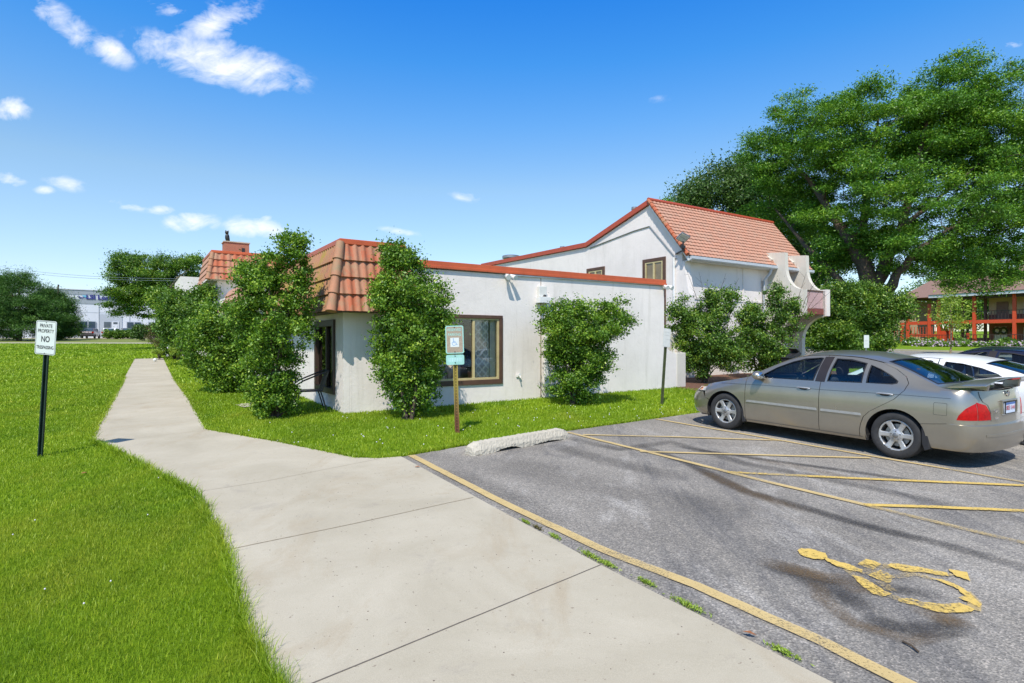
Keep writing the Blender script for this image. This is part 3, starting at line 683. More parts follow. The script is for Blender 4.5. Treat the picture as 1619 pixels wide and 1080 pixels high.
# ===== low front wing
U0 = 11.85; VC = 3.62; VE = 13.06
ZT = ZC+1.68
lw, off = bframe('white_wing', VC, U0, 'low white stucco wing with orange-red parapet and clay tile corner roof', 'building')
g0 = Guv(U0, 8)-.5
vw0, Yw = solve_u(683, U0); vw1, Yw1 = solve_u(794, U0)
wz1 = zat(499.2, Yw1); wz0 = zat(606.5, Yw1)
win_l = (VC, 12.42, 13.95, .62, 2.22)   # window in the left wall: v, u0, u1, z0, z1
def low_wall(m):
    # front wall with a window opening
    th = .25
    m.box((VC, U0, g0), (vw0, U0+th, ZT-.02)); m.box((vw1, U0, g0), (VE, U0+th, ZT-.02))
    m.box((vw0, U0, g0), (vw1, U0+th, wz0)); m.box((vw0, U0, wz1), (vw1, U0+th, ZT-.02))
    # left wall
    v, a, b, c, d = win_l; ue = 18.6
    m.box((v, U0+th, g0), (v+th, a, ZT-.02)); m.box((v, b, g0), (v+th, ue, ZT-.02)); m.box((v, a, g0), (v+th, b, c)); m.box((v, a, d), (v+th, b, ZT-.02))
    m.box((VE-.25, U0+th, g0), (VE, ue, ZT-.02)); m.box((v+th, ue-.25, g0), (VE-.25, ue, ZT-.02))
    m.box((VC+th, U0+th, ZT-.30), (VE-.25, ue-.25, ZT-.22))
wl = part('wall', 'stucco', lw, low_wall, off)
def lowtail(m):   # low curved end of the wall beyond the corner
    zs = ZC
    pts = [(VE, g0), (VE, zs+.10)]
    for i in range(9):
        a = math.pi/2*i/8; pts.append((VE+.50-.50*math.cos(a)*1., zs-.34+.44*(1-math.sin(a))))
    pts += [(13.50, zs-.35), (13.96, zs-.35), (13.96, g0)]
    m.prism(pts, 1, U0+.001, U0+.28)
part('end_wall', 'stucco', lw, lowtail, off)
part('end_block_face', 'stucco_old', lw, lambda m: m.box((13.60, U0-.018, g0+.3), (13.985, U0+.30, ZC-.335)), off, bevel=.015)
part('corner_strip', 'stucco', lw, lambda m: (m.box((VC-.006, U0-.006, g0), (VC+.13, U0+.0, 2.6)), m.box((VC+.15, U0-.004, g0), (VC+.17, U0+.0, 2.6))), off)
part('parapet_coping', 'coping', lw, lambda m: (m.box((4.9, U0-.05, ZT-.02), (VE+.04, U0+.30, ZT+.12)), m.box((4.9, U0-.065, ZT-.045), (VE+.055, U0-.05, ZT+.02)), m.box((VE-.3, U0+.30, ZT-.02), (VE+.04, 18.6, ZT+.12))), off, bevel=.01)
part('parapet_seam', 'dark_trim', lw, lambda m: m.box((4.9, U0-.008, ZT-.065), (VE, U0-.0, ZT-.047)), off)
part('roof_deck', 'grey_metal', lw, lambda m: m.box((VC+.3, U0+.3, ZT-.215), (VE-.3, 18.3, ZT-.19)), off)
fr, (a0, a1, b0, b1) = window(lw, off, U0, vw0, vw1, wz0, wz1, .115, (.585,))
for s0, s1 in ((.63, .86), (.03, .16)):
    def cur(m):
        pts = []; n = 24
        for k in range(n+1):
            q = s0+(s1-s0)*k/n; pts.append((a0+(a1-a0)*q, U0+.10+.02*math.sin(k*1.7)))
        for k in range(n): m.add([(pts[k][0], pts[k][1], b0+.02), (pts[k+1][0], pts[k+1][1], b0+.02), (pts[k+1][0], pts[k+1][1], b1), (pts[k][0], pts[k][1], b1)], [(0,1,2,3)])
    part('curtain', 'curtain', fr, cur, off, smooth=True)
part('white_drape', 'sign_faded', fr, lambda m: (m.box((a0+(a1-a0)*.885, U0+.11, b0+.03), (a1-.01, U0+.12, b1-.02)), m.prism([(a0+(a1-a0)*.70, b0+.05), (a0+(a1-a0)*.885, b0+.05), (a0+(a1-a0)*.885, b0+.75), (a0+(a1-a0)*.80, b0+.45)], 1, U0+.135, U0+.14)), off)
part('drape', 'drape', fr, lambda m: [m.box((a0+(a1-a0)*s, U0+.17+.02*(i % 2), b0), (a0+(a1-a0)*(s+.035), U0+.19+.02*(i % 2), b1)) for i, s in enumerate((.17, .2, .235, .27, .30, .335, .37, .40))], off)
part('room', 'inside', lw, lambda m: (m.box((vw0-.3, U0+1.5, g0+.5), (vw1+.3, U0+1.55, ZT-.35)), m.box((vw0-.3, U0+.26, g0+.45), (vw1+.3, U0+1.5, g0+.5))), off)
part('inner_reveal', 'cream', fr, lambda m: m.box((a1-.02, U0+.1, b0), (a1, U0+.28, b1)), off)
# left wall window
v_, ua, ub, za, zb = win_l
def lwin(m):
    m.box((v_-.05, ua, za), (v_+.1, ub, za+.13)); m.box((v_-.05, ua, zb-.14), (v_+.1, ub, zb)); m.box((v_-.05, ua, za+.13), (v_+.1, ua+.11, zb-.14)); m.box((v_-.05, ub-.11, za+.13), (v_+.1, ub, zb-.14)); m.box((v_-.02, ua+.62, za+.13), (v_+.09, ua+.68, zb-.14))
lf = part('window', 'dark_trim', lw, lwin, off, bevel=.006)
part('pane', 'glass_dark', lf, lambda m: m.box((v_+.03, ua+.1, za+.12), (v_+.036, ub-.1, zb-.13)), off)
part('blind', 'blind', lf, lambda m: [m.box((v_+.09, ua+.7, za+.13+i*.05), (v_+.10, ub-.11, za+.17+i*.05)) for i in range(27)], off)
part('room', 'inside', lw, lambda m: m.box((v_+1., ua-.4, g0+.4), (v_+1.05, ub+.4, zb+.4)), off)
# tiled corner roof
ze, zt_ = ZC+.60, ZC+1.98
E0 = (VC-.36, U0-.42, ze); T0 = (VC-.10, U0-.14, zt_)
vR = 5.22; E1 = (vR, U0-.42, ze); T1 = (4.86, U0-.14, zt_)
ul = 18.4; E2 = (VC-.36, ul, ze); T2 = (VC-.10, ul, zt_)
tf = tile_face('roof', 'tile', lw, off, E0, E1, T1, T0, 4, .165, .026, .045, .015)
tile_face('roof_side', 'tile_moss', lw, off, E2, E0, T0, T2, 4, .165, .026, .045, .02)
tile_face('roof_end', 'tile', lw, off, E1, (vR, U0+.3, ze), (4.86, U0+.3, zt_), T1, 4, .165, .026, .045, .02)
hip('hip_tiles', 'tile_hip', lw, off, (E0[0]-.02, E0[1]-.02, ze-.01), (T0[0]-.01, T0[1]-.01, zt_+.01), .085)
part('roof_coping', 'coping', lw, lambda m: (m.box((T0[0]-.03, T0[1]-.03, zt_-.01), (4.90, T0[1]+.15, zt_+.10)), m.box((T0[0]-.03, T0[1]+.15, zt_-.01), (T0[0]+.15, ul, zt_+.10)),
    m.prism([(T1[1]-.03, zt_-.02), (T1[1]-.03, zt_+.06), (T1[1]+.18, zt_+.06), (U0+.02, ZT+.05), (U0-.24, ZT-.35)], 0, 4.83, 4.92)), off, bevel=.012)
part('soffit', 'trim', lw, lambda m: (m.box((E0[0]+.03, E0[1]+.03, ze-.005), (vR-.02, U0-.002, ze+.02)), m.box((E0[0]+.03, U0-.002, ze-.005), (VC-.008, ul, ze+.02))), off)
part('roof_core', 'stucco', lw, lambda m: m.box((VC-.04, U0-.06, ze+.1), (4.84, ul, zt_-.02)), off)
# fittings on the front wall
vl, Yl = solve_u(801, U0); zl = zat(436, Yl)
c0 = MB(off); c0.tube([(vl+.1, U0-.03, zl+.02), (VE-.15, U0-.03, zl+.06)], .024, 8)
cd = c0.build('conduit', 'gutter', lw, smooth=True)
def lampfn(vl, zl):
    def fn(m):
        m.lathe([(.07, 0), (.07, .05), (.05, .06)], (vl, U0-.06, zl+.01), 16, 'y'); m.tube([(vl, U0-.06, zl+.05), (vl, U0-.2, zl-.02)], .022, 8)
        for s in (-1, 1): m.tube([(vl+s*.05, U0-.10, zl), (vl+s*.09, U0-.19, zl-.05), (vl+s*.10, U0-.30, zl-.10)], [.03, .045, .062], 12)
    return fn
def rootpart(name, v, u, z, label, cat, group=None):
    x, y = UV(u, v); return empty(name, (x, y, z), ROT, label, cat, group), (v, u, z)
for vv, zz, lb in ((vl, zl, 'white twin spotlight on the low wall above the window'), (VE-.02, zl+.03, 'white twin spotlight at the right end of the low parapet')):
    r, o2 = rootpart('security_light', vv, U0, zz, lb, 'light', 'twin spotlights on the low wall')
    def cap_(m): m.lathe([(.075, -.04), (.075, 0)], (vv, U0, zz), 16, 'y')
    part('mount', 'white_metal', r, cap_, o2, smooth=True)
    for s in (-1, 1):
        part('lamp_head', 'white_metal', r, lambda m: (m.tube([(vv, U0-.04, zz), (vv+s*.06, U0-.11, zz-.01)], .016, 8), m.tube([(vv+s*.05, U0-.09, zz), (vv+s*.085, U0-.15, zz-.03), (vv+s*.10, U0-.25, zz-.07)], [.035, .05, .066], 14)), o2, smooth=True)
vb, Yb = solve_u(855, U0); zb_t = zat(453, Yb); zb_b = zat(470, Yb)
r, o2 = rootpart('utility_box', vb, U0, zb_t, 'cream metal box with a small hood on the white wall above the downspout', 'utility box')
part('case', 'sign_faded', r, lambda m: m.box((vb-.12, U0-.11, zat(469.5, Yb)), (vb+.11, U0, zb_t)), o2, bevel=.012)
part('hood', 'white_metal', r, lambda m: m.prism([(vb-.16, zat(470, Yb)), (vb+.12, zat(470, Yb)), (vb+.30, zat(471, Yb)), (vb+.16, zat(479.5, Yb)), (vb-.16, zat(479.5, Yb))], 1, U0-.19, U0-.003), o2, bevel=.006)
part('spout', 'black_metal', r, lambda m: m.ball((vb+.04, U0-.115, zat(468.5, Yb)), (.05, .03, .035), 12, 8), o2, smooth=True)
vd, Yd = solve_u(862, U0); gz = Guv(U0, vd)
r, o2 = rootpart('downspout', vd, U0, gz, 'white downspout with elbow rising beside the wall joint behind the clipped bush', 'downspout')
part('pipe', 'white_metal', r, lambda m: m.box((vd-.06, U0-.085, gz+.30), (vd+.055, U0-.004, zat(479, Yd))), o2, bevel=.02)
part('elbow', 'white_metal', r, lambda m: m.tube([(vd, U0-.045, gz+.40), (vd, U0-.06, gz+.26), (vd+.10, U0-.13, gz+.19), (vd+.34, U0-.32, gz+.12)], .055, 10), o2, smooth=True)
part('strap', 'grey_metal', r, lambda m: m.box((vd-.07, U0-.092, zat(575, Yd)), (vd+.065, U0-.002, zat(573, Yd))), o2)
part('wall_joint', 'sign_brown', lw, lambda m: (m.box((vb-.015, U0-.004, g0), (vb+.015, U0, zat(480, Yb))), m.box((vb-.01, U0-.004, zb_t), (vb+.01, U0, ZT-.05))), off)
vf, Yf = solve_u(819, U0); zf = zat(594, Yf)
r, o2 = rootpart('garden_tap', vf, U0, zf, 'small white tap sticking out low on the white wall', 'tap')
part('spout', 'white_metal', r, lambda m: m.tube([(vf, U0, zf), (vf, U0-.08, zf), (vf, U0-.11, zf-.05)], .016, 8), o2, smooth=True)
part('handle', 'white_metal', r, lambda m: (m.lathe([(.035, -.01), (.035, .01)], (vf, U0-.075, zf+.035), 12, 'y'), m.box((vf-.06, U0-.03, zf-.03), (vf+.03, U0-.004, zf+.03))), o2)
# flower pots behind the glass
for pv, hh, lb, mt in ((a0+(a1-a0)*.83, .42, 'tall feathery potted plant behind the window glass', 'leaf_yel'), (a0+(a1-a0)*.60, .27, 'small flowering potted plant at the left of the sliding pane', 'leaf_dark')):
    x, y = UV(U0+.20, pv); r = empty('potted_plant', (x, y, b0+.05), ROT, lb, 'potted plant', 'plants in the window')
    part('pot', 'brick', r, lambda m: m.lathe([(.055, 0), (.075, .12), (.08, .12), (.08, .14)], (0, 0, 0), 16), smooth=True)
    n = 260; q = RNG.normal(size=(n, 3))*np.array([.055, .03, hh*.22])+np.array([0, 0, .14+hh*.45]); foliage('leaves', q, .05, .35, mt, r, .3)
    if hh < .3: part('blossoms', 'petal', r, lambda m: [m.ball(tuple(q[i]), .014, 6, 4) for i in range(0, 40, 2)])
# ===== gable house
VG, UF = 16.6, 14.2
gh, off = bframe('gabled_house', VG, UF, 'two-storey white gabled house with terracotta tile roof and small balcony', 'house')
pk, kk, fl = (15.72, ZC+5.36), (19.45, ZC+4.22), (28.5, ZC+4.30)
ev_z = ZC+3.02; ub_ = 28.5; gb = .0; VB = 24.0
wg = [(UF, gb), (UF, ev_z+.25), (pk[0], pk[1]-.12), (kk[0], kk[1]-.12), (fl[0], fl[1]-.12), (ub_, gb)]
def uv_at(px, py, v):     # sight line with the plane v = const
    k = (px-CX)/F; Y = v/(D2.x*k+D2.y); return (D1.x*k+D1.y)*Y, zat(py, Y), Y
gw = MB(off); gw.prism([(p[0], p[1]) for p in wg], 0, VG, VB); gwall = gw.build('wall', 'stucco', gh)
# windows on the gable wall (plane v = VG, facing -v): proud frames with recessed glass
def gwin(x0, x1, yt, yb, tall=False):
    u1, zt, _ = uv_at(x0, yt, VG); u0, zt2, _ = uv_at(x1, yt, VG); zb = uv_at(x1, yb, VG)[1]; fw = .13
    m = MB(off); v = VG
    m.box((v-.05, u0, zt2-fw), (v-.002, u1, zt2)); m.box((v-.05, u0, zb), (v-.002, u1, zb+fw)); m.box((v-.05, u0, zb+fw), (v-.002, u0+fw, zt2-fw)); m.box((v-.05, u1-fw, zb+fw), (v-.002, u1, zt2-fw))
    fr = m.build('window', 'trim', gh, bevel=.005)
    m = MB(off); c = (u0+u1)/2
    for a, b in (((u0+fw, zt2-fw-.05), (u1-fw, zt2-fw)), ((u0+fw, zb+fw), (u1-fw, zb+fw+.05)), ((u0+fw, zb+fw+.05), (u0+fw+.06, zt2-fw-.05)), ((u1-fw-.06, zb+fw+.05), (u1-fw, zt2-fw-.05)), ((c-.04, zb+fw+.05), (c+.04, zt2-fw-.05))):
        m.box((v-.04, a[0], a[1]), (v-.003, b[0], b[1]))
    m.build('frame', 'cream', fr)
    m = MB(off); m.box((v-.012, u0+fw, zb+fw), (v-.006, u1-fw, zt2-fw)); m.build('pane', 'glass_win', fr)
    return u0, u1, zt2, zb
M['glass_win'] = simple('amber_blind_behind_glass', (.20, .145, .07), .08, var=.35, scale=2, spec=.8)
gwin(1017, 1053, 405.5, 456, True); gwin(928.5, 956.5, 421, 447)
u1b, z1b, _ = uv_at(1047.5, 443, VG); u0b, z0b, _ = uv_at(1053, 537, VG)
part('wall_board', 'trim', gh, lambda m: m.box((VG-.045, u0b, z0b-.3), (VG-.002, u0b+.42, z1b-.2)), off)
# copings on the gable
def copfn(m):
    P = [(UF-.25, ev_z+.0), pk, kk, fl]
    for a, b in ((P[1], P[2]), (P[2], P[3])):
        m.prism([(a[0], a[1]-.10), (a[0], a[1]+.09), (b[0], b[1]+.09), (b[0], b[1]-.10)], 0, VG-.10, VG+.28)
part('parapet_coping', 'coping2', gh, copfn, off)
part('back_roof', 'grey_metal', gh, lambda m: m.prism([(pk[0]+.02, pk[1]-.05), (kk[0], kk[1]-.05), (fl[0], fl[1]-.05), (fl[0], fl[1]-.1), (kk[0], kk[1]-.1), (pk[0]+.02, pk[1]-.1)], 0, VG+.28, VB), off)
# tiled front slope
eu, ez = UF-.36, ZC+3.06
tile_face('roof', 'tile_far', gh, off, (VG-.12, eu, ez), (VB+.45, eu, ez), (VB+.45, pk[0], pk[1]+.04), (VG-.12, pk[0], pk[1]+.04), 16, .20, .018, .030, .04)
part('barge_tiles', 'tile', gh, lambda m: [m.tube([(VG-.14, eu+(pk[0]-eu)*i/14, ez+(pk[1]-ez)*i/14+.03), (VG-.14, eu+(pk[0]-eu)*(i+1.05)/14, ez+(pk[1]-ez)*(i+1.05)/14+.02)], [.085, .065], 8) for i in range(14)], off, smooth=True)
part('ridge_tiles', 'coping2', gh, lambda m: m.tube([(VG-.15, pk[0], pk[1]+.05), (VB+.45, pk[0], pk[1]+.05)], .075, 10), off, smooth=True)
part('verge_board', 'white_metal', gh, lambda m: m.prism([(eu+.03, ez-.18), (eu+.03, ez-.03), (pk[0], pk[1]-.06), (pk[0], pk[1]-.24)], 0, VG-.10, VG-.004), off)
part('gable_moulding', 'grey_metal', gh, lambda m: m.tube([(VG-.02, UF+.25, ez-.05), (VG-.02, pk[0]+.05, pk[1]-.95), (VG-.02, pk[0]+.9, pk[1]-1.0), (VG-.02, kk[0]-.2, kk[1]-.18)], .022, 6), off)  # white moulding coloured grey, so the thin line imitates shadow
gt = part('gutter', 'gutter', gh, lambda m: m.prism([(eu-.10, ez-.02), (eu-.10, ez-.12), (eu-.05, ez-.16), (eu+.03, ez-.16), (eu+.03, ez-.02)], 0, VG-.02, VB+.4), off, bevel=.008)
part('soffit', 'white_metal', gh, lambda m: m.box((VG+.1, eu+.03, ez-.17), (VB, UF-.003, ez-.13)), off)
part('pilaster', 'stucco', gh, lambda m: m.prism([(UF-.30, gb), (UF-.30, ez-1.4), (UF-.12, ez-.5), (UF-.10, ez-.17), (UF-.003, ez-.17), (UF-.003, gb)], 0, VG, VG+.30), off)
part('pilaster', 'stucco', gh, lambda m: m.box((20.1, UF-.025, gb), (20.16, UF-.002, ez-.17)), off)
part('lintel_band', 'stucco', gh, lambda m: m.box((VG+.3, UF-.03, ZC+1.55), (21.6, UF-.002, ZC+1.62)), off)
# fins with the balcony between them
finp = [(UF-.002, gb), (13.62, gb), (13.62, ZC+.05)]
for i in range(8):
    a = math.pi/2*i/7; finp.append((13.62-.92*(1-math.cos(a)), ZC+.05+.95*math.sin(a)))
finp += [(12.66, ZC+1.08), (12.66, ZC+2.02)]
for i in range(9):
    a = math.pi/2*i/8; finp.append((12.66+.78*math.sin(a), ZC+2.02+1.0*(1-math.cos(a))))
finp += [(13.46, ZC+3.55), (14.62, ZC+3.66), (UF+.02, ZC+3.05)]
for vv in (21.75, 23.25):
    part('buttress', 'stucco_old', gh, lambda m: m.prism(finp, 0, vv, vv+.22), off)
    part('flashing', 'stucco_old', gh, lambda m: m.prism([(14.05, ZC+3.2), (14.66, ZC+3.70), (14.5, ZC+3.78), (13.95, ZC+3.32)], 0, vv-.10, vv-.002), off)
M['beam_red'] = simple('weathered_red_beam', (.20, .055, .04), .7, var=.3)
bl = part('balcony', 'beam_red', gh, lambda m: m.box((21.97, 12.72, ZC+1.08), (23.25, UF-.003, ZC+1.30)), off)
M['pink'] = simple('faded_pink_boards', (.50, .33, .32), .75, var=.12)
part('boards', 'pink', bl, lambda m: [m.box((21.99+i*.105, 12.76, ZC+1.32), (22.085+i*.105, 12.79, ZC+1.98)) for i in range(12)], off)
part('rail', 'trim', bl, lambda m: (m.box((21.97, 12.74, ZC+1.98), (23.25, 12.80, ZC+2.03)), m.box((21.97, 12.80, ZC+1.31), (22.0, 12.86, ZC+2.0))), off)
part('end_post', 'stucco', gh, lambda m: m.box((23.25, 12.60, ZC+1.02), (23.5, 12.82, ZC+2.08)), off)
xx, yy = UV(12.95, 23.0); 
part('door', 'dark_trim', gh, lambda m: m.box((22.2, UF-.03, ZC+1.32), (23.0, UF-.003, ZC+3.0)), off)
# downspouts, flood light
r, o2 = rootpart('downspout', 21.5, UF, 2, 'grey downspout curving from the gutter beside the first curved fin', 'downspout')
part('pipe', 'gutter', r, lambda m: m.tube([(21.45, eu, ez-.15), (21.45, eu+.05, ez-.3), (21.35, UF-.08, ez-.62), (21.35, UF-.08, gb+.5)], .055, 8), o2, smooth=True)
r, o2 = rootpart('downspout', VG, UF+.4, 2, 'thin white pipe on the gable wall below the floodlight', 'downspout')
part('pipe', 'white_metal', r, lambda m: m.tube([(VG-.05, UF+.35, ev_z+.05), (VG-.05, UF+.35, gb)], .04, 8), o2, smooth=True)
uq, zq, Yq = uv_at(1080, 377, VG-.3)
r, o2 = rootpart('floodlight', VG-.3, uq, zq, 'square floodlight on an arm at the corner of the gabled house', 'light')
part('arm', 'black_metal', r, lambda m: (m.tube([(VG, UF+.3, zq-.45), (VG-.3, uq, zq-.42), (VG-.3, uq, zq-.1)], .03, 8), m.box((VG-.36, uq-.06, zq-.35), (VG-.24, uq+.06, zq-.25))), o2)
hd = MB(); hd.box((-.19, -.17, -.03), (.19, .17, .03)); h_ = hd.build('lamp_head', 'grey_metal', r, bevel=.015); h_.rotation_euler = (R(-38), R(22), R(-12)); h_.location = (0, 0, .03)
hd = MB(); hd.box((-.16, -.14, -.042), (.16, -.01, -.031)); hd.box((-.16, .01, -.042), (.16, .14, -.031)); hd.build('lens', 'sign_faded', h_)
for px, py, lb, rr_ in ((1003, 330, 'dark vent pipe poking up near the gable peak', .13), (889, 391, 'short dark vent pipe on the low back slope', .12)):
    u_, z_, _ = uv_at(px, py+6, VG+.6); r, o2 = rootpart('vent_pipe', VG+.6, u_, z_, lb, 'vent pipe')
    part('pipe', 'grey_metal', r, lambda m: (m.lathe([(rr_*.6, -.5), (rr_*.6, .1)], (VG+.6, u_, z_), 12), m.lathe([(rr_*.8, .08), (rr_, .12), (rr_*.9, .22)], (VG+.6, u_, z_), 12)), o2, smooth=True)
u_, z_, _ = uv_at(808, 410, VG+1.2); r, o2 = rootpart('roof_fan', VG+1.2, u_, z_, 'flat dark roof vent at the far end of the sloping parapet', 'roof vent')
part('housing', 'grey_metal', r, lambda m: (m.lathe([(.25, -.4), (.25, .05), (.5, .05), (.5, .18), (.35, .22)], (VG+1.2, u_, z_), 16)), o2, smooth=True)
# curved foot at the foot of the passage
r, o2 = rootpart('curved_buttress', 15.2, 13.2, Guv(13.2, 15.2), 'weathered curved stucco bracket behind the low wall end', 'buttress')
pts = [(13.2+.0, ZC+.18)] + [(13.2+1.1*math.sin(a), ZC+.18-.62*(1-math.cos(a))) for a in [math.pi/2*i/8 for i in range(1, 9)]] + [(14.5, ZC-.44), (14.5, ZC+.18)]
pts2 = [(14.55, ZC-.55), (14.55, ZC+.25), (14.92, ZC+.20)] + [(14.92-.50*math.sin(a)*.9, ZC-.40+.55*math.cos(a)) for a in [math.pi/2*i/8 for i in range(1, 9)]]
part('body', 'stucco_old', r, lambda m: m.prism([(14.2, ZC-1.6), (14.2, ZC+.28), (15.0, ZC+.22), (14.92, ZC+.0), (14.75, ZC-.22), (14.5, ZC-.40), (14.3, ZC-.46), (14.3, ZC-1.6)], 1, 13.0, 13.3), o2)
# ===== middle wing and tower at the left, rear wing
mw, off = bframe('white_wing', 3.4, 19., 'white middle wing with pale clay tile roof between the bushes and the tall tower', 'building')
part('wall', 'stucco', mw, lambda m: m.box((3.35, 18.65, 0), (9, 29.6, ZC+1.9)), off)
e_, t_ = ZC+1.17, ZC+2.05
tile_face('roof', 'tile_far', mw, off, (2.93, 26.3, e_), (2.93, 18.8, e_), (3.3, 18.8, t_), (3.3, 26.0, t_), 3, .20, .008, .05, .05)
tile_face('roof_side', 'tile_far', mw, off, (3.8, 26.3, e_), (2.93, 26.3, e_), (3.3, 26.0, t_), (3.8, 26.0, t_), 3, .20, .008, .05, .05)
part('soffit', 'white_metal', mw, lambda m: m.box((2.97, 18.85, e_-.01), (3.348, 26.2, e_+.02)), off)
tw, off = bframe('white_tower', 3.3, 30.3, 'two-storey white tower with clay tile mansard roof and brick chimney', 'building')
e_, t_ = ZC+2.86, ZC+4.12
part('wall', 'stucco', tw, lambda m: m.box((3.35, 30.4, 0), (6.2, 34.2, e_+.6)), off)
part('soffit', 'stucco_old', tw, lambda m: m.box((2.95, 29.95, e_-.02), (6.5, 34.4, e_+.03)), off)
tile_face('roof', 'tile', tw, off, (2.9, 29.9, e_), (6.6, 29.9, e_), (6.4, 30.15, t_), (3.12, 30.15, t_), 4, .27, .04, .05, .03)
tile_face('roof_side', 'tile_far', tw, off, (2.9, 34.5, e_), (2.9, 29.9, e_), (3.12, 30.15, t_), (3.12, 34.0, t_), 4, .27, .03, .05, .05)
hip('hip_tiles', 'tile_hip', tw, off, (2.9, 29.9, e_), (3.12, 30.15, t_), .09)
part('roof_coping', 'coping', tw, lambda m: m.prism([(3.06, 30.09), (6.45, 30.09), (6.45, 34.1), (3.06, 34.1)], 2, t_-.01, t_+.12), off, bevel=.02)
ch = part('chimney', 'brick', tw, lambda m: m.box((3.72, 31.0, t_), (4.82, 31.8, ZC+4.80)), off)
part('chimney_cap', 'concrete_old', ch, lambda m: (m.box((3.68, 30.96, ZC+4.80), (4.86, 31.84, ZC+4.85)), m.box((4.35, 31.2, ZC+4.85), (4.6, 31.5, ZC+4.90))), off)
part('vent', 'black_metal', ch, lambda m: m.box((4.48, 30.985, t_+.22), (4.62, 30.999, t_+.44)), off)
x, y = UV(31.15, 3.86); ow_ = empty('owl_decoy', (x, y, ZC+4.85), ROT, 'dark owl figure perched on the brick chimney', 'owl figure')
part('body', 'black_metal', ow_, lambda m: (m.ball((0, 0, .19), (.10, .10, .20), 12, 10), m.ball((-.02, -.02, .42), (.085, .085, .09), 12, 8), m.tube([(-.07, -.03, .46), (-.085, -.03, .54)], [.03, .004], 6), m.tube([(.04, -.03, .46), (.055, -.03, .54)], [.03, .004], 6), m.prism([(.02, .0), (.12, -.02), (.10, .2)], 1, -.03, .03)), smooth=True)
rw, off = bframe('white_wing', 2.4, 41., 'small far white wing with orange tile edge left of the tower', 'building')
part('wall', 'stucco', rw, lambda m: m.box((2.45, 40.5, 0), (5.5, 46, ZC+3.95)), off)
tile_face('roof', 'tile', rw, off, (3.3, 40.1, ZC+2.9), (5.7, 40.1, ZC+2.9), (5.5, 40.4, ZC+3.55), (3.5, 40.4, ZC+3.55), 2, .25, .04, .05, .05)
# ===== warehouse far left
wh, off = bframe('warehouse', -20, 123, 'long grey and white warehouse with a blue company name over its entrance', 'building')
M['wh_white'] = simple('white_panel', (.62, .64, .68), .7, var=.05, scale=.3); M['wh_grey'] = simple('grey_panel', (.30, .33, .36), .7, var=.05, scale=.3); M['wh_light'] = simple('light_grey_panel', (.42, .45, .49), .7, var=.05, scale=.3)
gzb = Guv(123, -5)-1.5
def wz(py, px=150):
    v, Y = solve_u(px, 123); return zat(py, Y)
part('wall', 'wh_white', wh, lambda m: m.box((-24, 123, gzb), (30, 150, wz(462))), off)
for ya, yb, mt in ((466.5, 459.5, 'wh_grey'), (480.8, 473.2, 'wh_grey')): part('band', mt, wh, lambda m: m.box((-24.05, 122.94, wz(ya)), (30.05, 122.998, wz(yb))), off)
part('roof_edge', 'wh_white', wh, lambda m: m.box((-24.1, 122.85, wz(459.5)), (30.1, 150, wz(458.2))), off)
v0, _ = solve_u(157.5, 123); v1, _ = solve_u(193, 123)
part('entrance_bay', 'wh_light', wh, lambda m: m.box((v0, 122.9, gzb), (v1, 122.998, wz(496.5))), off)
part('panel_joint', 'wh_grey', wh, lambda m: ([m.box((solve_u(p, 123)[0]-.04, 122.93, gzb), (solve_u(p, 123)[0]+.04, 122.997, wz(459.6))) for p in (117, 156.5, 205, 250)], m.box((-24, 122.985, wz(494.7)), (30, 122.999, wz(494.2)))), off)
M['wh_glass'] = simple('blue_grey_glass', (.045, .07, .10), .1, var=.3, scale=1., spec=.8)
for pa, pb in ((103, 113), (126.5, 138), (140, 151), (164.5, 175), (201, 211), (213, 222.5), (235, 246.5), (247.5, 258), (272, 283)):
    va, vb2 = solve_u(pa, 123)[0], solve_u(pb, 123)[0]
    f_ = part('window', 'wh_light', wh, lambda m: m.box((va-.1, 122.86, wz(523.5)), (vb2+.1, 122.90, wz(508))), off)
    part('pane', 'wh_glass', f_, lambda m: m.box((va, 122.82, wz(522.8)), (vb2, 122.858, wz(508.8))), off)
va, vb2 = solve_u(177, 123)[0], solve_u(188, 123)[0]
f_ = part('door', 'wh_white', wh, lambda m: m.box((va, 122.80, gzb), (vb2, 122.88, wz(508))), off)
part('pane', 'wh_glass', f_, lambda m: (m.box((va+.2, 122.77, wz(512)), (vb2-.2, 122.798, wz(509))), m.box((va+.8, 122.77, wz(526)), (vb2-.2, 122.798, wz(514)))), off)
Mt = Matrix.Translation(Vector(((solve_u(166.5, 123)[0])+20, -.12, wz(470.3)-off[2]))) @ Matrix.Rotation(R(90), 4, 'X')
M['logo_blue'] = simple('dark_blue_letters', (.03, .03, .20), .5); M['logo_teal'] = simple('teal_logo', (.12, .45, .60), .5)
text_mesh('company_name', 'LSI Logistics', 1.02, 'logo_blue', wh, Mt, .04, 1.08, .035)
vlg = solve_u(130.5, 123)[0]
part('logo', 'logo_blue', wh, lambda m: m.prism([(vlg-.55, wz(468.2)), (vlg-.55, wz(472)), (vlg+.35, wz(472)), (vlg+.1, wz(471)), (vlg-.25, wz(470.7))], 1, 122.85, 122.93), off)
part('logo', 'logo_teal', wh, lambda m: m.prism([(vlg-.1, wz(468)), (vlg+.6, wz(468)), (vlg+.6, wz(471.6)), (vlg+.3, wz(470.3))], 1, 122.85, 122.93), off)
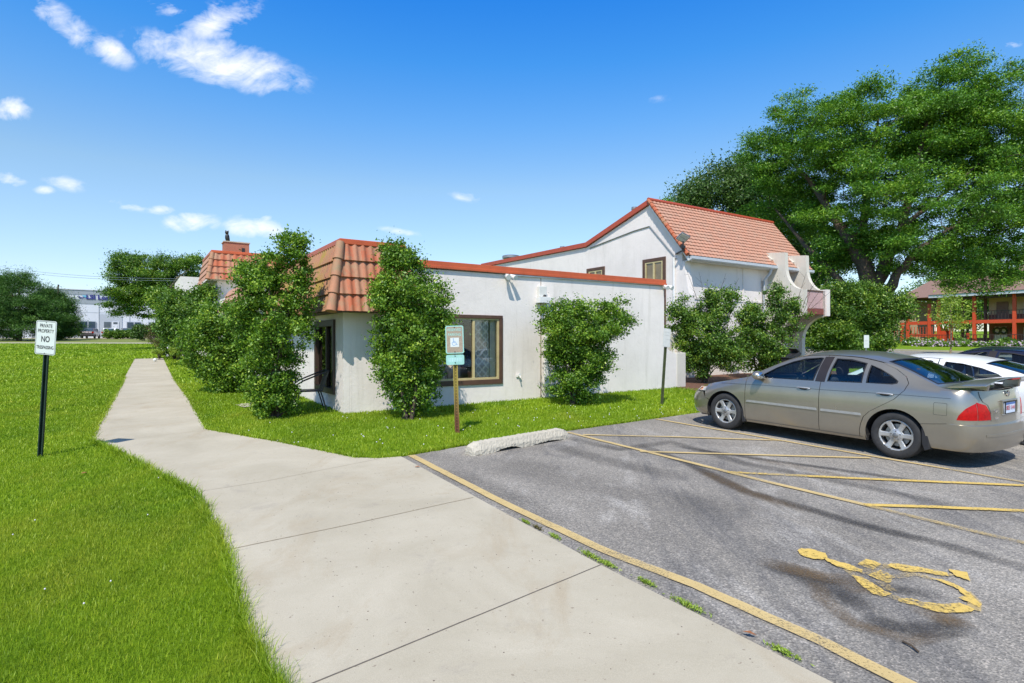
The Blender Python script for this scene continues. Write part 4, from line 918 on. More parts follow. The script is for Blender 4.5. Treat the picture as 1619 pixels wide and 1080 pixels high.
# ===== red balcony apartments on the right : facade is the plane v = VM, facing -v
VM = 84.
mo, off = bframe('balcony_apartments', VM, 24, 'two-storey brick and tan apartment house with bright orange-red galleries', 'building')
M['red'] = simple('orange_red_timber', (.56, .07, .022), .5, var=.12); M['tan'] = simple('tan_siding', (.50, .40, .24), .8, var=.06); M['shingle'] = simple('brown_shingles', (.22, .135, .105), .95, var=.25, scale=12)
M['door_pale'] = simple('pale_door', (.62, .55, .42), .6); M['door_brown'] = simple('brown_door', (.19, .12, .09), .6)
def um(px): return uv_at(px, 540, VM)[0]
gz = Guv(26, VM)-.05
def zm(py, px=1550): return uv_at(px, py, VM)[1]
eave = zm(467.5); deck1 = zm(511.5); deck0 = zm(506); fl0 = gz
ur, ul_ = 8., um(1470)
uw = um(1551)          # the inner wall begins right of here (nearer)
part('wall', 'brick_motel', mo, lambda m: (m.box((VM+2.4, ur, fl0-.5), (VM+10, uw, deck1))), off)
part('upper_wall', 'tan', mo, lambda m: (m.box((VM+2.4, ur, deck1), (VM+10, uw, eave)), m.box((VM+4.4, uw, fl0+.3), (VM+5, um(1424), fl0+.9)), m.box((VM+2.4, um(1424), fl0-.5), (VM+10, um(1385), eave))), off)
part('knee_wall', 'brick_motel', mo, lambda m: m.box((VM+2.36, ur, deck1+.05), (VM+2.398, uw, deck1+1.1)), off)
def beamz(pxa, pxb, ya, yb, ya2, yb2, d=.3):
    a, b = uv_at(pxa, ya, VM), uv_at(pxb, ya2, VM); return (a[0], b[0], a[1], uv_at(pxa, yb, VM)[1])
part('deck', 'red', mo, lambda m: (m.box((VM-.1, ur, deck1), (VM+.1, um(1436), deck0)), m.box((VM+.1, ur, deck1+.06), (VM+2.4, uw+9, deck0-.1))), off)
part('landing_beam', 'red', mo, lambda m: (m.box((VM-.1, um(1484), zm(532)), (VM+.1, um(1436), zm(527.5))), m.box((VM+.1, um(1484), zm(531)), (VM+2.4, um(1436), zm(529)))), off)
for px, yt in ((1399, 533), (1426, 515), (1435.5, 501), (1469.5, 481), (1484, 475), (1503.5, 506), (1540.5, 472), (1604, 471)):
    a = um(px); part('post', 'red' if yt > 473 else 'red', mo, lambda m: m.box((VM-.14, a-.16, fl0-.5), (VM+.14, a+.16, zm(yt, px) if yt > 472.5 else eave)), off)
part('back_post', 'trim', mo, lambda m: [m.box((VM+2.2, um(p)-.15, fl0-.5), (VM+2.4, um(p)+.15, eave)) for p in (1546, 1510)], off)
part('stair_stringer', 'red', mo, lambda m: [m.prism([(um(1484), zm(516)), (um(1487), zm(514.5)), (um(1501), zm(536)), (um(1501), zm(540)), (um(1484), zm(540))], 0, VM+s, VM+s+.08) for s in (.3, 1.5)], off)
part('stair_treads', 'red', mo, lambda m: [m.box((VM+.5, um(1438)-1.6*0-.35*i, zm(527)+.22*i), (VM+1.6, um(1438)-.35*i-.4, zm(527)+.22*i+.05)) for i in range(8)], off)
part('upper_railing', 'dark_trim', mo, lambda m: ([m.box((VM-.03, ur+.32*i, deck0+.08), (VM+.0, ur+.32*i+.05, deck0+1.0)) for i in range(62)], m.box((VM-.04, ur, deck0+1.0), (VM+.02, ul_+1, deck0+1.07)), m.box((VM-.04, ur, deck0+.06), (VM+.02, ul_+1, deck0+.1))), off)
part('lower_railing', 'dark_trim', mo, lambda m: ([m.box((VM-.43, ur+.32*i, fl0), (VM-.4, ur+.32*i+.05, fl0+1.2)) for i in range(82)], m.box((VM-.44, ur, fl0+1.2), (VM-.38, um(1440), fl0+1.27))), off)
part('red_panel', 'red', mo, lambda m: m.box((VM-.3, um(1533.5), fl0), (VM-.1, um(1529.5), fl0+1.45)), off)
part('stair_railing', 'red', mo, lambda m: [m.box((VM-.02, um(1484)+.33*i, zm(527)), (VM+.02, um(1484)+.33*i+.07, zm(515))) for i in range(16)], off)
for pa, pb, za_, zb_, mt, lab in ((1563.5, 1582.5, deck1+.1, zm(477), 'door_brown', None), (1560.5, 1580, fl0, zm(516.5), 'door_pale', 'pale door with a dark wreath')):
    d_ = part('door', mt, mo, lambda m: (m.box((VM+2.30, um(pb), za_), (VM+2.355, um(pa), zb_))), off)
    if lab: d_['label'] = lab; c_ = (um(1570.5), zm(523))
M['wreath'] = simple('dark_wreath', (.05, .06, .02), .9, var=.5, scale=9)
part('wreath', 'wreath', d_, lambda m: [m.tube([(VM+2.2, q+.32*math.cos(a), c_[1]+.34*math.sin(a)) for a in [math.pi*2*i/20 for i in range(21)]], .12, 8) for q in (c_[0]-.3, c_[0]+.34)], off)
part('wreath', 'wreath', mo, lambda m: m.lathe([(.1, -.1), (.33, -.06), (.35, .0)], (VM+2.33, um(1592), zm(478.5)), 14, 'y'), off)
part('wreath', 'wreath', mo, lambda m: m.ball((VM+2.30, um(1590), zm(521)), (.08, .3, .34), 12, 8), off)
for za_, zb_ in ((zm(497), zm(479)), (zm(539), zm(518))):
    f_ = part('window', 'white_metal', mo, lambda m: m.box((VM+2.25, ur, za_), (VM+2.355, um(1607.5), zb_)), off)
    part('pane', 'wh_glass', f_, lambda m: (m.box((VM+2.2, ur, za_+.15), (VM+2.248, um(1609), (za_+zb_)/2-.04)), m.box((VM+2.2, ur, (za_+zb_)/2+.04), (VM+2.248, um(1609), zb_-.15))), off)
part('fascia', 'gutter', mo, lambda m: m.prism([(VM-1.1, eave-.03), (VM-1.1, eave+.38), (VM-.9, eave+.38), (VM-.9, eave-.03)], 1, ur, um(1474)), off)
part('eave_beam', 'dark_trim', mo, lambda m: m.box((VM-.12, ur, eave-.35), (VM+.12, um(1474), eave)), off)
rz_ = eave+.35; ap = eave+4.7
rf = MB(off); ul2 = um(1474)
rf.add([(VM-1.2, ur-20, rz_), (VM-1.2, ul2, rz_), (VM+14, ul2, rz_), (VM+14, ur-20, rz_), (VM+6.5, ur-14, ap), (VM+6.5, ul2-9.5, ap)], [(0, 1, 5, 4), (1, 2, 5), (2, 3, 4, 5), (3, 0, 4), (0, 3, 2, 1)])
rf.build('roof', 'shingle', mo)
rf = MB(off); rf.add([(VM+3, um(1476), rz_), (VM+3, um(1400), rz_), (VM+13, um(1400), rz_), (VM+13, um(1476), rz_), (VM+8, um(1466), rz_+2.6), (VM+8, um(1428), rz_+2.6)], [(0, 1, 5, 4), (1, 2, 5), (2, 3, 4, 5), (3, 0, 4), (0, 3, 2, 1)]); rf.build('roof', 'shingle', mo)
# ---------------------------------------------------------------- cars: panels cut from one smooth body surface (x = metres back from the nose)
def pch(tab):
    xs = np.array([a for a, b in tab], float); ys = np.array([b for a, b in tab], float)
    h = np.diff(xs); dl = np.diff(ys)/h; n = len(xs); d = np.zeros(n)
    for i in range(1, n-1):
        if dl[i-1]*dl[i] > 0:
            w1, w2 = 2*h[i]+h[i-1], h[i]+2*h[i-1]; d[i] = (w1+w2)/(w1/dl[i-1]+w2/dl[i])
    d[0], d[-1] = dl[0], dl[-1]
    def f(x):
        x = min(max(x, xs[0]), xs[-1]); i = min(int(np.searchsorted(xs, x, side='right'))-1, n-2); i = max(i, 0)
        t = (x-xs[i])/h[i]; t2, t3 = t*t, t*t*t
        return float((2*t3-3*t2+1)*ys[i]+(t3-2*t2+t)*h[i]*d[i]+(-2*t3+3*t2)*ys[i+1]+(t3-t2)*h[i]*d[i+1])
    return f
class Body:
    def __init__(s, zt, z4, z6, y6, W=.855, L=4.51, rear=None, front=None):
        s.zt, s.z4, s.z6, s.y6f = pch(zt), pch(z4), pch(z6), pch(y6); s.W = W; s.L = L
        s.sec = pch([(0, .925), (.08, .965), (.2, .985), (.45, .999), (.62, 1.), (.78, .992), (.9, .972), (1., .94)])
        s.rear = pch(rear or [(.18, L-.10), (.28, L-.03), (.42, L), (.553, L-.004), (.557, L-.075), (.72, L-.085), (.9, L-.115), (1.0, L-.14)])
        s.front = pch(front or [(.18, .10), (.3, .02), (.45, 0), (.56, .03), (.66, .12), (.8, .35)])
        s.bf, s.br, s.n = .62, .42, 2.7
    def plan(s, x, z):
        f = 1.; a = s.front(z)+s.bf-x
        if a > 0: f = max(0, 1-min(1, a/s.bf)**s.n)**(1/s.n)
        b = x-(s.rear(z)-s.br)
        if b > 0: f = min(f, max(0, 1-min(1, b/s.br)**s.n)**(1/s.n))
        return f
    def y4(s, x): z = s.z4(x); return s.W*s.sec(1.)*s.plan(x, z)
    def y6(s, x): return min(s.y6f(x), s.y4(x)-.012)
    def side(s, x, z):
        z4 = s.z4(x)
        if z <= z4:
            t = (z-.18)/(z4-.18); return s.W*s.sec(min(1, max(0, t)))*s.plan(x, z)
        z6 = s.z6(x); t = min(1.0, (z-z4)/max(.004, z6-z4)); g = max(0, min(1, (z6-z4-.05)/.3))
        return s.y4(x)+(s.y6(x)-s.y4(x))*t+g*.035*math.sin(math.pi*t)
    def top(s, x, y):
        e = s.y6(x); r = min(1, abs(y)/max(e, .01)); z6 = s.z6(x); return z6+(s.zt(x)-z6)*(1-r**2.6)
    def back(s, y, z):
        w_ = s.W*s.sec(min(1, (z-.18)/(s.z4(s.L-.3)-.18)))
        r = min(1, abs(y)/w_); return s.rear(z)-s.br+s.br*max(0, 1-r**s.n)**(1/s.n)
    def nose(s, y, z): return s.front(z)+s.bf-s.bf*max(0, 1-min(1, abs(y)/s.W)**s.n)**(1/s.n)
def cdt(poly, holes=(), grid=.04):
    def dens(p):
        out = []; n = len(p)
        for i in range(n):
            a, b = Vector(p[i][:2]), Vector(p[(i+1) % n][:2]); k = max(1, int((b-a).length/grid))
            out += [a.lerp(b, j/k) for j in range(k)]
        return out
    loops = [dens(poly)]+[dens(h) for h in holes]; pts = []; ed = []
    for lp in loops:
        b = len(pts); pts += lp; ed += [(b+i, b+(i+1) % len(lp)) for i in range(len(lp))]
    la = [np.array([(p.x, p.y) for p in lp]) for lp in loops]
    x0, y0 = la[0].min(0); x1, y1 = la[0].max(0)
    gx, gy = np.meshgrid(np.arange(x0+grid*.5, x1, grid), np.arange(y0+grid*.5, y1, grid)); gx = gx.ravel(); gy = gy.ravel()
    def inside(gx, gy):
        k = inpoly(gx, gy, la[0])
        for h in la[1:]: k &= ~inpoly(gx, gy, h)
        return k
    k = inside(gx, gy); bp = np.concatenate(la); gg = np.stack([gx[k], gy[k]], 1)
    if len(gg): gg = gg[np.array([((bp-q)**2).sum(1).min() > (grid*.45)**2 for q in gg])]
    pts += [Vector(q) for q in gg]
    v, e, f, *_ = geometry.delaunay_2d_cdt(pts, ed, [], 0, 1e-5)
    f = [t_ for t_ in f if len(t_) == 3]
    c = np.array([[sum(v[i].x for i in t_)/3, sum(v[i].y for i in t_)/3] for t_ in f]); k = inside(c[:, 0], c[:, 1])
    return [(p.x, p.y) for p in v], [t_ for t_, q in zip(f, k) if q]
class Car:
    def __init__(s, body, root, sc=1.): s.b = body; s.root = root; s.sc = sc
    def panel(s, name, mat, pieces, off=0., thick=.006, parent=None, grid=.04, label=None):
        if len(pieces) > 1 and all(p[0][0] == 's' for p in pieces): return [s.panel1(name, mat, [p], off, thick, parent, grid, label) for p in pieces][0]
        return s.panel1(name, mat, pieces, off, thick, parent, grid, label)
    def panel1(s, name, mat, pieces, off, thick, parent, grid, label):
        """pieces: list of (kind, poly, holes); kind 's-' near side, 's+' far side, 't' top, 'b' back, 'n' nose"""
        V = []; Fc = []; b = s.b
        for kind, poly, holes in pieces:
            v, f = cdt(poly, holes, grid); base = len(V)
            for p in v:
                if kind[0] == 's': V.append((p[0], (-1 if kind[1] == '-' else 1)*(b.side(p[0], p[1])+off), p[1]))
                elif kind == 't': V.append((p[0], p[1], b.top(p[0], p[1])+off))
                elif kind == 'b': V.append((b.back(p[0], p[1])+off, p[0], p[1]))
                elif kind == 'n': V.append((b.nose(p[0], p[1])-off, p[0], p[1]))
            for t_ in f:
                a = [Vector(V[base+i]) for i in t_]; nn = (a[1]-a[0]).cross(a[2]-a[0])
                d_ = {'s-': Vector((0, -1, 0)), 's+': Vector((0, 1, 0)), 't': Vector((0, 0, 1)), 'b': Vector((1, 0, 0)), 'n': Vector((-1, 0, 0))}[kind]
                Fc.append(tuple(base+i for i in (t_ if nn.dot(d_) > 0 else t_[::-1])))
        me = bpy.data.meshes.new(name); me.from_pydata([tuple(c*s.sc for c in p) for p in V], [], Fc)
        bm = bmesh.new(); bm.from_mesh(me); bmesh.ops.remove_doubles(bm, verts=bm.verts, dist=.002)
        for f_ in bm.faces: f_.smooth = True
        bm.to_mesh(me); bm.free()
        o = newobj(name, me, mat, parent or s.root)
        if thick: m = o.modifiers.new('thickness', 'SOLIDIFY'); m.thickness = thick*s.sc; m.offset = -1; e_ = o.modifiers.new('split', 'EDGE_SPLIT'); e_.split_angle = R(40)
        if label: o['label'] = label
        return o
    def obj(s, name, mat, fn, parent=None, **kw):
        m = MB(); fn(m); m.v = [p*s.sc for p in m.v]; return m.build(name, mat, parent or s.root, **kw)
def arc(cx, cz, r, a0, a1, n=14): return [(cx+r*math.cos(R(a0+(a1-a0)*i/n)), cz+r*math.sin(R(a0+(a1-a0)*i/n))) for i in range(n+1)]
def grow(poly, d):
    c = Vector((sum(p[0] for p in poly)/len(poly), sum(p[1] for p in poly)/len(poly)))
    return [tuple(Vector(p)+(Vector(p)-c).normalized()*d) for p in poly]
def build_car(root, paint, spec):
    sc = spec['sc']; B = Body(spec['zt'], spec['z4'], spec['z6'], spec['y6'], spec['W'], spec['L'], spec.get('rear'), spec.get('front')); K = Car(B, root, sc)
    xf, xr = spec['axles']; ra = .355; zc = .315; L_ = spec['L']; g = .004
    z6c = lambda x0, x1, n, d=.0: [(x0+(x1-x0)*i/n, B.z6(x0+(x1-x0)*i/n)-d) for i in range(n+1)]
    full = spec.get('full', True)
    fd, rd = spec['front_door'], spec.get('rear_door')
    fwin, rwins = spec['front_win'], spec['rear_wins']
    xa, xb, xc_ = spec['cuts']            # front door front edge, B pillar, (rear door rear edge given as path)
    rdp = spec['rear_cut']                # points from roof to sill
    fb, rb = .47, L_-.50                  # bumper seams
    nb = [(B.nose(.8*B.W, z), z) for z in np.linspace(.20, .60, 7)]
    bb = [(B.back(.8*B.W, z), z) for z in (.97, .92, .87, .82, .77, .72, .67, .62, .59, .5575, .5525, .50, .44, .38, .32, .26, .22)]
    def sides(poly, holes=()): return [('s-', poly, holes), ('s+', poly, holes)]
    arch_f = [p for p in arc(xf, zc, ra, 205, -25, 18)]; arch_r = [p for p in arc(xr, zc, ra, 205, -25, 18)]
    # front fender
    top_f = [(x, B.z6(x)) for x in np.linspace(xa-g, .42, 10)]
    ff = [(xa-g, .235)] + [(xa-g, z) for z in (.45, .7)] + top_f + [(fb+.0, .52)] + [p for p in arc(xf, zc, ra, 150, -14, 16)]
    K.panel('front_fender', paint, sides(ff))
    # front bumper
    fbp = [(B.nose(.8*B.W, z), z) for z in np.linspace(.22, .60, 6)]
    K.panel('front_bumper', spec.get('bumper', paint), [(k_, fbp+[(.40, .615), (fb-.008, .52)]+arc(xf, zc, ra, 153, 190, 5)+[(xf-ra+.02, .22)], ()) for k_ in ('s-', 's+')]+[('n', [(-.8*B.W, .22), (.8*B.W, .22), (.8*B.W, .60), (-.8*B.W, .60)], ())])
    for k_, s_ in (('s-', -1), ('s+', 1)): K.panel('headlight', 'lamp_clear', [(k_, [(B.nose(.8*B.W, .61)+.0, .615), (.44, .635), (.43, .70), (B.nose(.8*B.W, .70)+.02, .69)], ()), ('n', [(s_*.8*B.W, .615), (s_*.45, .60), (s_*.45, .67), (s_*.8*B.W, .69)], ())], off=.001)
    K.panel('indicator_lamp', 'amber', [(k_, [(.17, .625), (.36, .638), (.35, .69), (.19, .678)], ()) for k_ in ('s-', 's+')], off=.006)
    # doors
    fdoor = [(xa+g, .235), (xa+g, .45), (xa+g, .7)] + z6c(xa+g+.0, xb-g, 14, .012) + [(xb-g, 1.0), (xb-g, .6), (xb-g, .235)]
    K.panel('door', paint, [('s-', fdoor, [fwin])]); K.panel('door', paint, [('s+', fdoor, [fwin])])
    if rd:
        rdoor = [(xb+g, .235), (xb+g, .6), (xb+g, 1.0)] + z6c(xb+g, rdp[0][0]-g, 10, .012) + [(x-g, z) for x, z in rdp]
        for k_ in ('s-', 's+'): K.panel('door', paint, [(k_, rdoor, rwins)])
    # rear quarter
    qtop = [(x, B.z6(x)) for x in np.linspace(rdp[0][0]+.0, L_-.13, 22)]
    rq = [(rdp[0][0]-.01, B.z6(rdp[0][0])-.010)] + qtop[1:] + [p for p in bb if p[1] > .556 and p[1] < B.z6(L_-.13)-.005] + [(rb, .5575)] + arc(xr, zc, ra, 35, 195, 18) + [(x+g, z) for x, z in rdp[::-1][:-1]]
    rq = [p for p in rq]
    K.panel('rear_quarter', paint, sides(rq, [] if rd else rwins))
    if not rd: pass
    # bumper rear
    rbp = [(rb+.0, .5525)] + [(x, z) for x, z in bb if z < .555] + [(xr+ra+.02, .22)] + arc(xr, zc, ra, -15, 34, 6)
    zb = [z for x, z in bb if z < .555]
    K.panel('rear_bumper', spec.get('bumper', paint), [('s-', rbp, ()), ('s+', rbp, ()), ('b', [(-.8*B.W, min(zb)), (.8*B.W, min(zb)), (.8*B.W, max(zb)), (.5, .5525), (-.5, .5525), (-.8*B.W, max(zb))], ())])
    K.panel('sill', spec.get('bumper', paint), sides([(xf+ra+.01, .19), (xr-ra-.01, .19), (xr-ra-.01, .228), (xf+ra+.01, .228)]), off=-.004)
    def outline(z):
        xc = B.back(.8*B.W, z); P = [(x, -B.side(x, z)) for x in np.linspace(rb, xc, 12)]+[(B.back(y, z), y) for y in np.linspace(-.8*B.W, .8*B.W, 26)[1:-1]]+[(x, B.side(x, z)) for x in np.linspace(xc, rb, 12)]
        return P
    oa, ob = outline(.5525), outline(.5575)
    K.obj('bumper_ledge', spec.get('bumper', paint), lambda m: m.add([(x, y, .5525) for x, y in oa]+[(x, y, .5585) for x, y in ob], [(i, i+1, len(oa)+i+1, len(oa)+i) for i in range(len(oa)-1)]), smooth=True)
    # tail panel and boot
    zt_r = B.z6(L_-.13)
    K.panel('tail_panel', paint, [('b', [(-.8*B.W, .5575), (.8*B.W, .5575), (.8*B.W, zt_r-.006), (-.8*B.W, zt_r-.006)], ())])
    ws0, ws1, rw0, rw1 = spec['glass_x']
    def edge(xs_, d): return [(x, (B.y6(x)-d)) for x in xs_]
    def top_hole(x0, x1, d, bow): 
        a = edge(np.linspace(x0, x1, 10), d); c = [(x1+bow[1]*(1-(y/a[-1][1])**2), y) for x, y in [(0, a[-1][1]*k) for k in (.75, .5, .25, 0, -.25, -.5, -.75)]]
        e = [(x, -y) for x, y in a[::-1]]; f_ = [(x0+bow[0]*(1-(y/a[0][1])**2), y) for x, y in [(0, a[0][1]*k) for k in (-.75, -.5, -.25, 0, .25, .5, .75)]]
        return a+c+e+f_
    hw = top_hole(ws0, ws1, .055, (-.10, -.05)); hr = top_hole(rw0, rw1, .06, (.05, .08))
    xs1 = np.linspace(1.13, spec['trunk'][0]-.005, 40)
    K.panel('roof', paint, [('t', edge(xs1, .0)+[(x, -y) for x, y in edge(xs1[::-1], .0)], [hw, hr])], grid=.05)
    K.panel('windscreen', 'car_glass', [('t', grow(hw, .012), ())], off=-.008, thick=0, grid=.05)
    K.panel('rear_window', 'rear_glass', [('t', grow(hr, .012), ())], off=-.006, thick=0, grid=.05)
    K.panel('rubber_seal', 'rubber', [('t', grow(hr, .006), [grow(hr, -.035)]), ('t', grow(hw, .006), [grow(hw, -.018)])], off=.002, thick=0, grid=.03)
    xs2 = np.linspace(.16, 1.12, 18)
    K.panel('bonnet', paint, [('t', edge(xs2, .004)+[(x, -y) for x, y in edge(xs2[::-1], .004)], ())], grid=.05)
    xs3 = np.linspace(spec['trunk'][0]+.005, L_-.13, 12)
    bt = K.panel('boot_lid', paint, [('t', edge(xs3, .004)+[(x, -y) for x, y in edge(xs3[::-1], .004)], ())], grid=.04)
    # glass and trim of the side windows
    for k_ in ('s-', 's+'):
        K.panel('side_window', 'car_glass', [(k_, grow(w_, .01), ()) for w_ in [fwin]+rwins], off=-.014, thick=0)
        K.panel('window_rubber', 'rubber', [(k_, grow(w_, .004), [grow(w_, -.016)]) for w_ in [fwin]+rwins], off=.002, thick=0, grid=.03)
        if rd: K.panel('door_pillar', 'pillar_black', [(k_, spec['pillar'], ())], off=.0025, thick=0)
    # dark core that shows in the gaps
    core = fdoor[:3]+z6c(xa+g, 3.3, 14, .03)+[(3.3, .3)]
    # wheel wells, floor
    def inner(m):
        for x in (xf, xr):
            for s_ in (-1, 1):
                P = arc(x, zc, ra+.01, 200, -20, 16); n = len(P)
                m.add([(p[0], s_*(B.side(x, .5)-.02), p[1]) for p in P]+[(p[0], s_*.50, p[1]) for p in P], [(i, i+1, n+i+1, n+i) for i in range(n-1)]+[tuple(range(n, 2*n))])
        m.box((.25, -.62, .17), (L_-.3, .62, .24)); m.box((xf+ra, -.79, .19), (xr-ra, .79, .26))
        m.box((.3, -.6, .24), (1.15, .6, .58)); m.box((xr+.0, -.48, .24), (L_-.25, .48, .6))
    K.obj('underbody', 'black_matt', inner)
    K.panel('inner_lining', 'black_matt', [(k_, [(xa-.1, .27), (xr-ra-.02, .27), (xr-ra-.02, .70), (xr-.1, .9), (xa-.1, .86)], ()) for k_ in ('s-', 's+')]+[(k_, [(xb-.05, .85), (xb+.07, .85), (xb+.09, B.z6(xb)-.03), (xb-.03, B.z6(xb)-.03)], ()) for k_ in ('s-', 's+') if rd], off=-.03, thick=0)
    # cabin
    def seat(x, y, rear=False):
        def fn(m):
            w_ = .26 if not rear else .6
            m.box((x-.25, y-w_, .42), (x+.25, y+w_, .56)); m.prism([(x+.18, .5), (x+.30, .5), (x+.46, 1.0), (x+.36, 1.02)], 1, y-w_*.9, y+w_*.9)
        st = K.obj('seat', 'seat_cloth', fn, bevel=.04, seg=3)
        for yy in ([y] if not rear else [-.36, .36]): K.obj('headrest', 'seat_cloth', lambda m: (m.ball((x+.45, yy, 1.11), (.06, .14, .095), 14, 10), m.tube([(x+.44, yy-.05, .98), (x+.44, yy-.05, 1.1)], .008, 6)), parent=st, smooth=True)
    for y in (-.38, .38): seat(spec['seats'][0], y)
    seat(spec['seats'][1], 0, True)
    K.obj('dashboard', 'black_matt', lambda m: m.prism([(1.2, .5), (1.2, .87), (1.45, .90), (1.72, .82), (1.72, .5)], 1, -.68, .68), bevel=.03)
    K.obj('steering_wheel', 'black_matt', lambda m: (m.tube([(1.86+.07*math.sin(a), -.38+.18*math.cos(a), .84+.17*math.sin(a)) for a in [2*math.pi*i/20 for i in range(21)]], .014, 6), m.tube([(1.7, -.38, .8), (1.85, -.38, .84)], .03, 8)), smooth=True)
    K.obj('rear_view_mirror', 'black_matt', lambda m: (m.ball((1.83, 0, 1.22), (.025, .13, .04), 12, 8)), smooth=True)
    K.obj('parcel_shelf', 'black_matt', lambda m: m.box((spec['seats'][1]+.35, -.62, B.z4(3.3)-.06), (rw1, .62, B.z4(3.3)-.045)))
    # wheels
    rt, wt = .312, .195
    for x in (xf, xr):
        for s_ in (-1, 1):
            yo = s_*(B.W*.985)
            wr = MB(); Wm = lambda r_, y: (r_, y)
            prof = [(.205, -wt+.03), (.26, -wt+.005), (.295, -wt+.02), (rt, -wt+.05), (rt, -.05), (.300, -.018), (.275, -.004), (.245, -.004), (.218, -.012), (.207, -.03)]
            wr.v = []; 
            wr.lathe([(r_, -s_*0+s_*y) for r_, y in prof], (0, 0, 0), 40, 'y', cap=False)
            wr.v = [p*sc for p in wr.v]; ty = wr.build('wheel', 'tyre', root, smooth=True); ty.location = (x*sc, yo*sc, zc*sc)
            # rim: barrel plus spoked face with openings
            nsp = spec['spokes']; ro = .207
            outer = [(ro*math.cos(a), ro*math.sin(a)) for a in [2*math.pi*i/60 for i in range(60)]]
            holes = []
            for k in range(nsp):
                a0 = 2*math.pi*(k+.5)/nsp; hw_ = math.pi/nsp
                fr_, fi = .66, .34
                holes.append([(ro*.90*math.cos(a0+t_), ro*.90*math.sin(a0+t_)) for t_ in np.linspace(-hw_*fr_, hw_*fr_, 6)]+[(ro*.42*math.cos(a0+t_), ro*.42*math.sin(a0+t_)) for t_ in np.linspace(hw_*fi, -hw_*fi, 3)])
            v, f = cdt(outer, holes, .018); V = []
            for p in v:
                r_ = math.hypot(*p)/ro; V.append((p[0], s_*(-.022-.014*(1-(2*r_-1)**2)*1.+.012*(r_ < .3)), p[1]))
            me = bpy.data.meshes.new('rim'); me.from_pydata([tuple(c*sc for c in p) for p in V], [], f)
            bm = bmesh.new(); bm.from_mesh(me)
            for q in bm.faces:
                if q.normal.y*s_ < 0: q.normal_flip()
                q.smooth = True
            bm.to_mesh(me); bm.free()
            rim = newobj('rim', me, 'alloy', ty); md = rim.modifiers.new('t', 'SOLIDIFY'); md.thickness = .022*sc; md.offset = -1
            mm = MB(); mm.lathe([(.207, s_*-.03), (.19, s_*-.05), (.185, s_*-.16)], (0, 0, 0), 30, 'y', cap=False); mm.v = [p*sc for p in mm.v]; mm.build('rim_barrel', 'alloy_dark', ty, smooth=True)
            mm = MB(); mm.lathe([(.034, s_*-.03), (.034, s_*-.012), (.026, s_*-.006)], (0, 0, 0), 16, 'y')
            for k in range(5): a = 2*math.pi*k/5+.3; mm.lathe([(.010, s_*-.04), (.010, s_*-.019)], (.055*math.cos(a), 0, .055*math.sin(a)), 8, 'y')
            mm.v = [p*sc for p in mm.v]; mm.build('hub_cap', 'alloy_dark', ty, smooth=True)
            mm = MB(); mm.lathe([(.15, s_*-.075), (.15, s_*-.085)], (0, 0, 0), 24, 'y'); mm.v = [p*sc for p in mm.v]; mm.build('brake_disc', 'grey_metal', ty)
    return K, B
M['tyre'] = simple('tyre_rubber', (.028, .028, .029), .8, var=.25, scale=20); M['rubber'] = simple('black_rubber', (.012, .012, .013), .5)
M['alloy'] = simple('alloy_wheel', (.46, .46, .45), .35, metal=.5, var=.12, scale=14); M['alloy_dark'] = simple('shaded_alloy', (.22, .22, .22), .45, metal=.6)
M['black_matt'] = simple('black_plastic', (.018, .018, .02), .7); M['seat_cloth'] = simple('dark_blue_grey_cloth', (.028, .03, .042), .95)
M['pillar_black'] = simple('dull_bronze_pillar', (.028, .022, .020), .4)
M['chrome'] = simple('chrome', (.75, .75, .75), .18, metal=1., var=.03)
def carpaint(name, col, metal=.6, rough=.32):
    m, t, n, l = nt(name); co = geoco(t)
    fl = noise(t, 900, 2, .5, co); c = mixc(t, mth(t, 'MULTIPLY', fl, .3), col, tuple(min(1, x*1.5) for x in col))
    d = noise(t, 2.2, 6, .7, co); c = mixc(t, mth(t, 'MULTIPLY', ramp(t, [(.45, (0,0,0)), (.8, (1,1,1))], d).outputs[0], .35), c, tuple(x*.72 for x in col))
    finish(t, c, mth(t, 'ADD', mth(t, 'MULTIPLY', d, .16), rough-.08), None, metal, .5, .7); return m
M['paint_silver'] = carpaint('champagne_paint', (.34, .31, .255), .72, .30)
M['paint_white'] = carpaint('white_paint', (.78, .78, .76), 0., .3); M['paint_navy'] = carpaint('navy_paint', (.012, .014, .035), .1, .25)
M['paint_maroon'] = carpaint('grey_paint', (.16, .14, .15), .5, .3)
M['lamp_red'] = simple('red_lamp', (.40, .004, .005), .22, var=.35, scale=22, spec=.3); M['lamp_clear'] = simple('clear_lamp', (.55, .55, .53), .1, metal=.3, coat=1.); M['amber'] = simple('amber_lamp', (.80, .24, .04), .15, coat=1.)
M['plate'] = simple('licence_plate', (.62, .70, .82), .4); M['plate_blue'] = simple('plate_blue', (.05, .14, .42), .4); M['plate_red'] = simple('plate_red_print', (.45, .08, .10), .5)
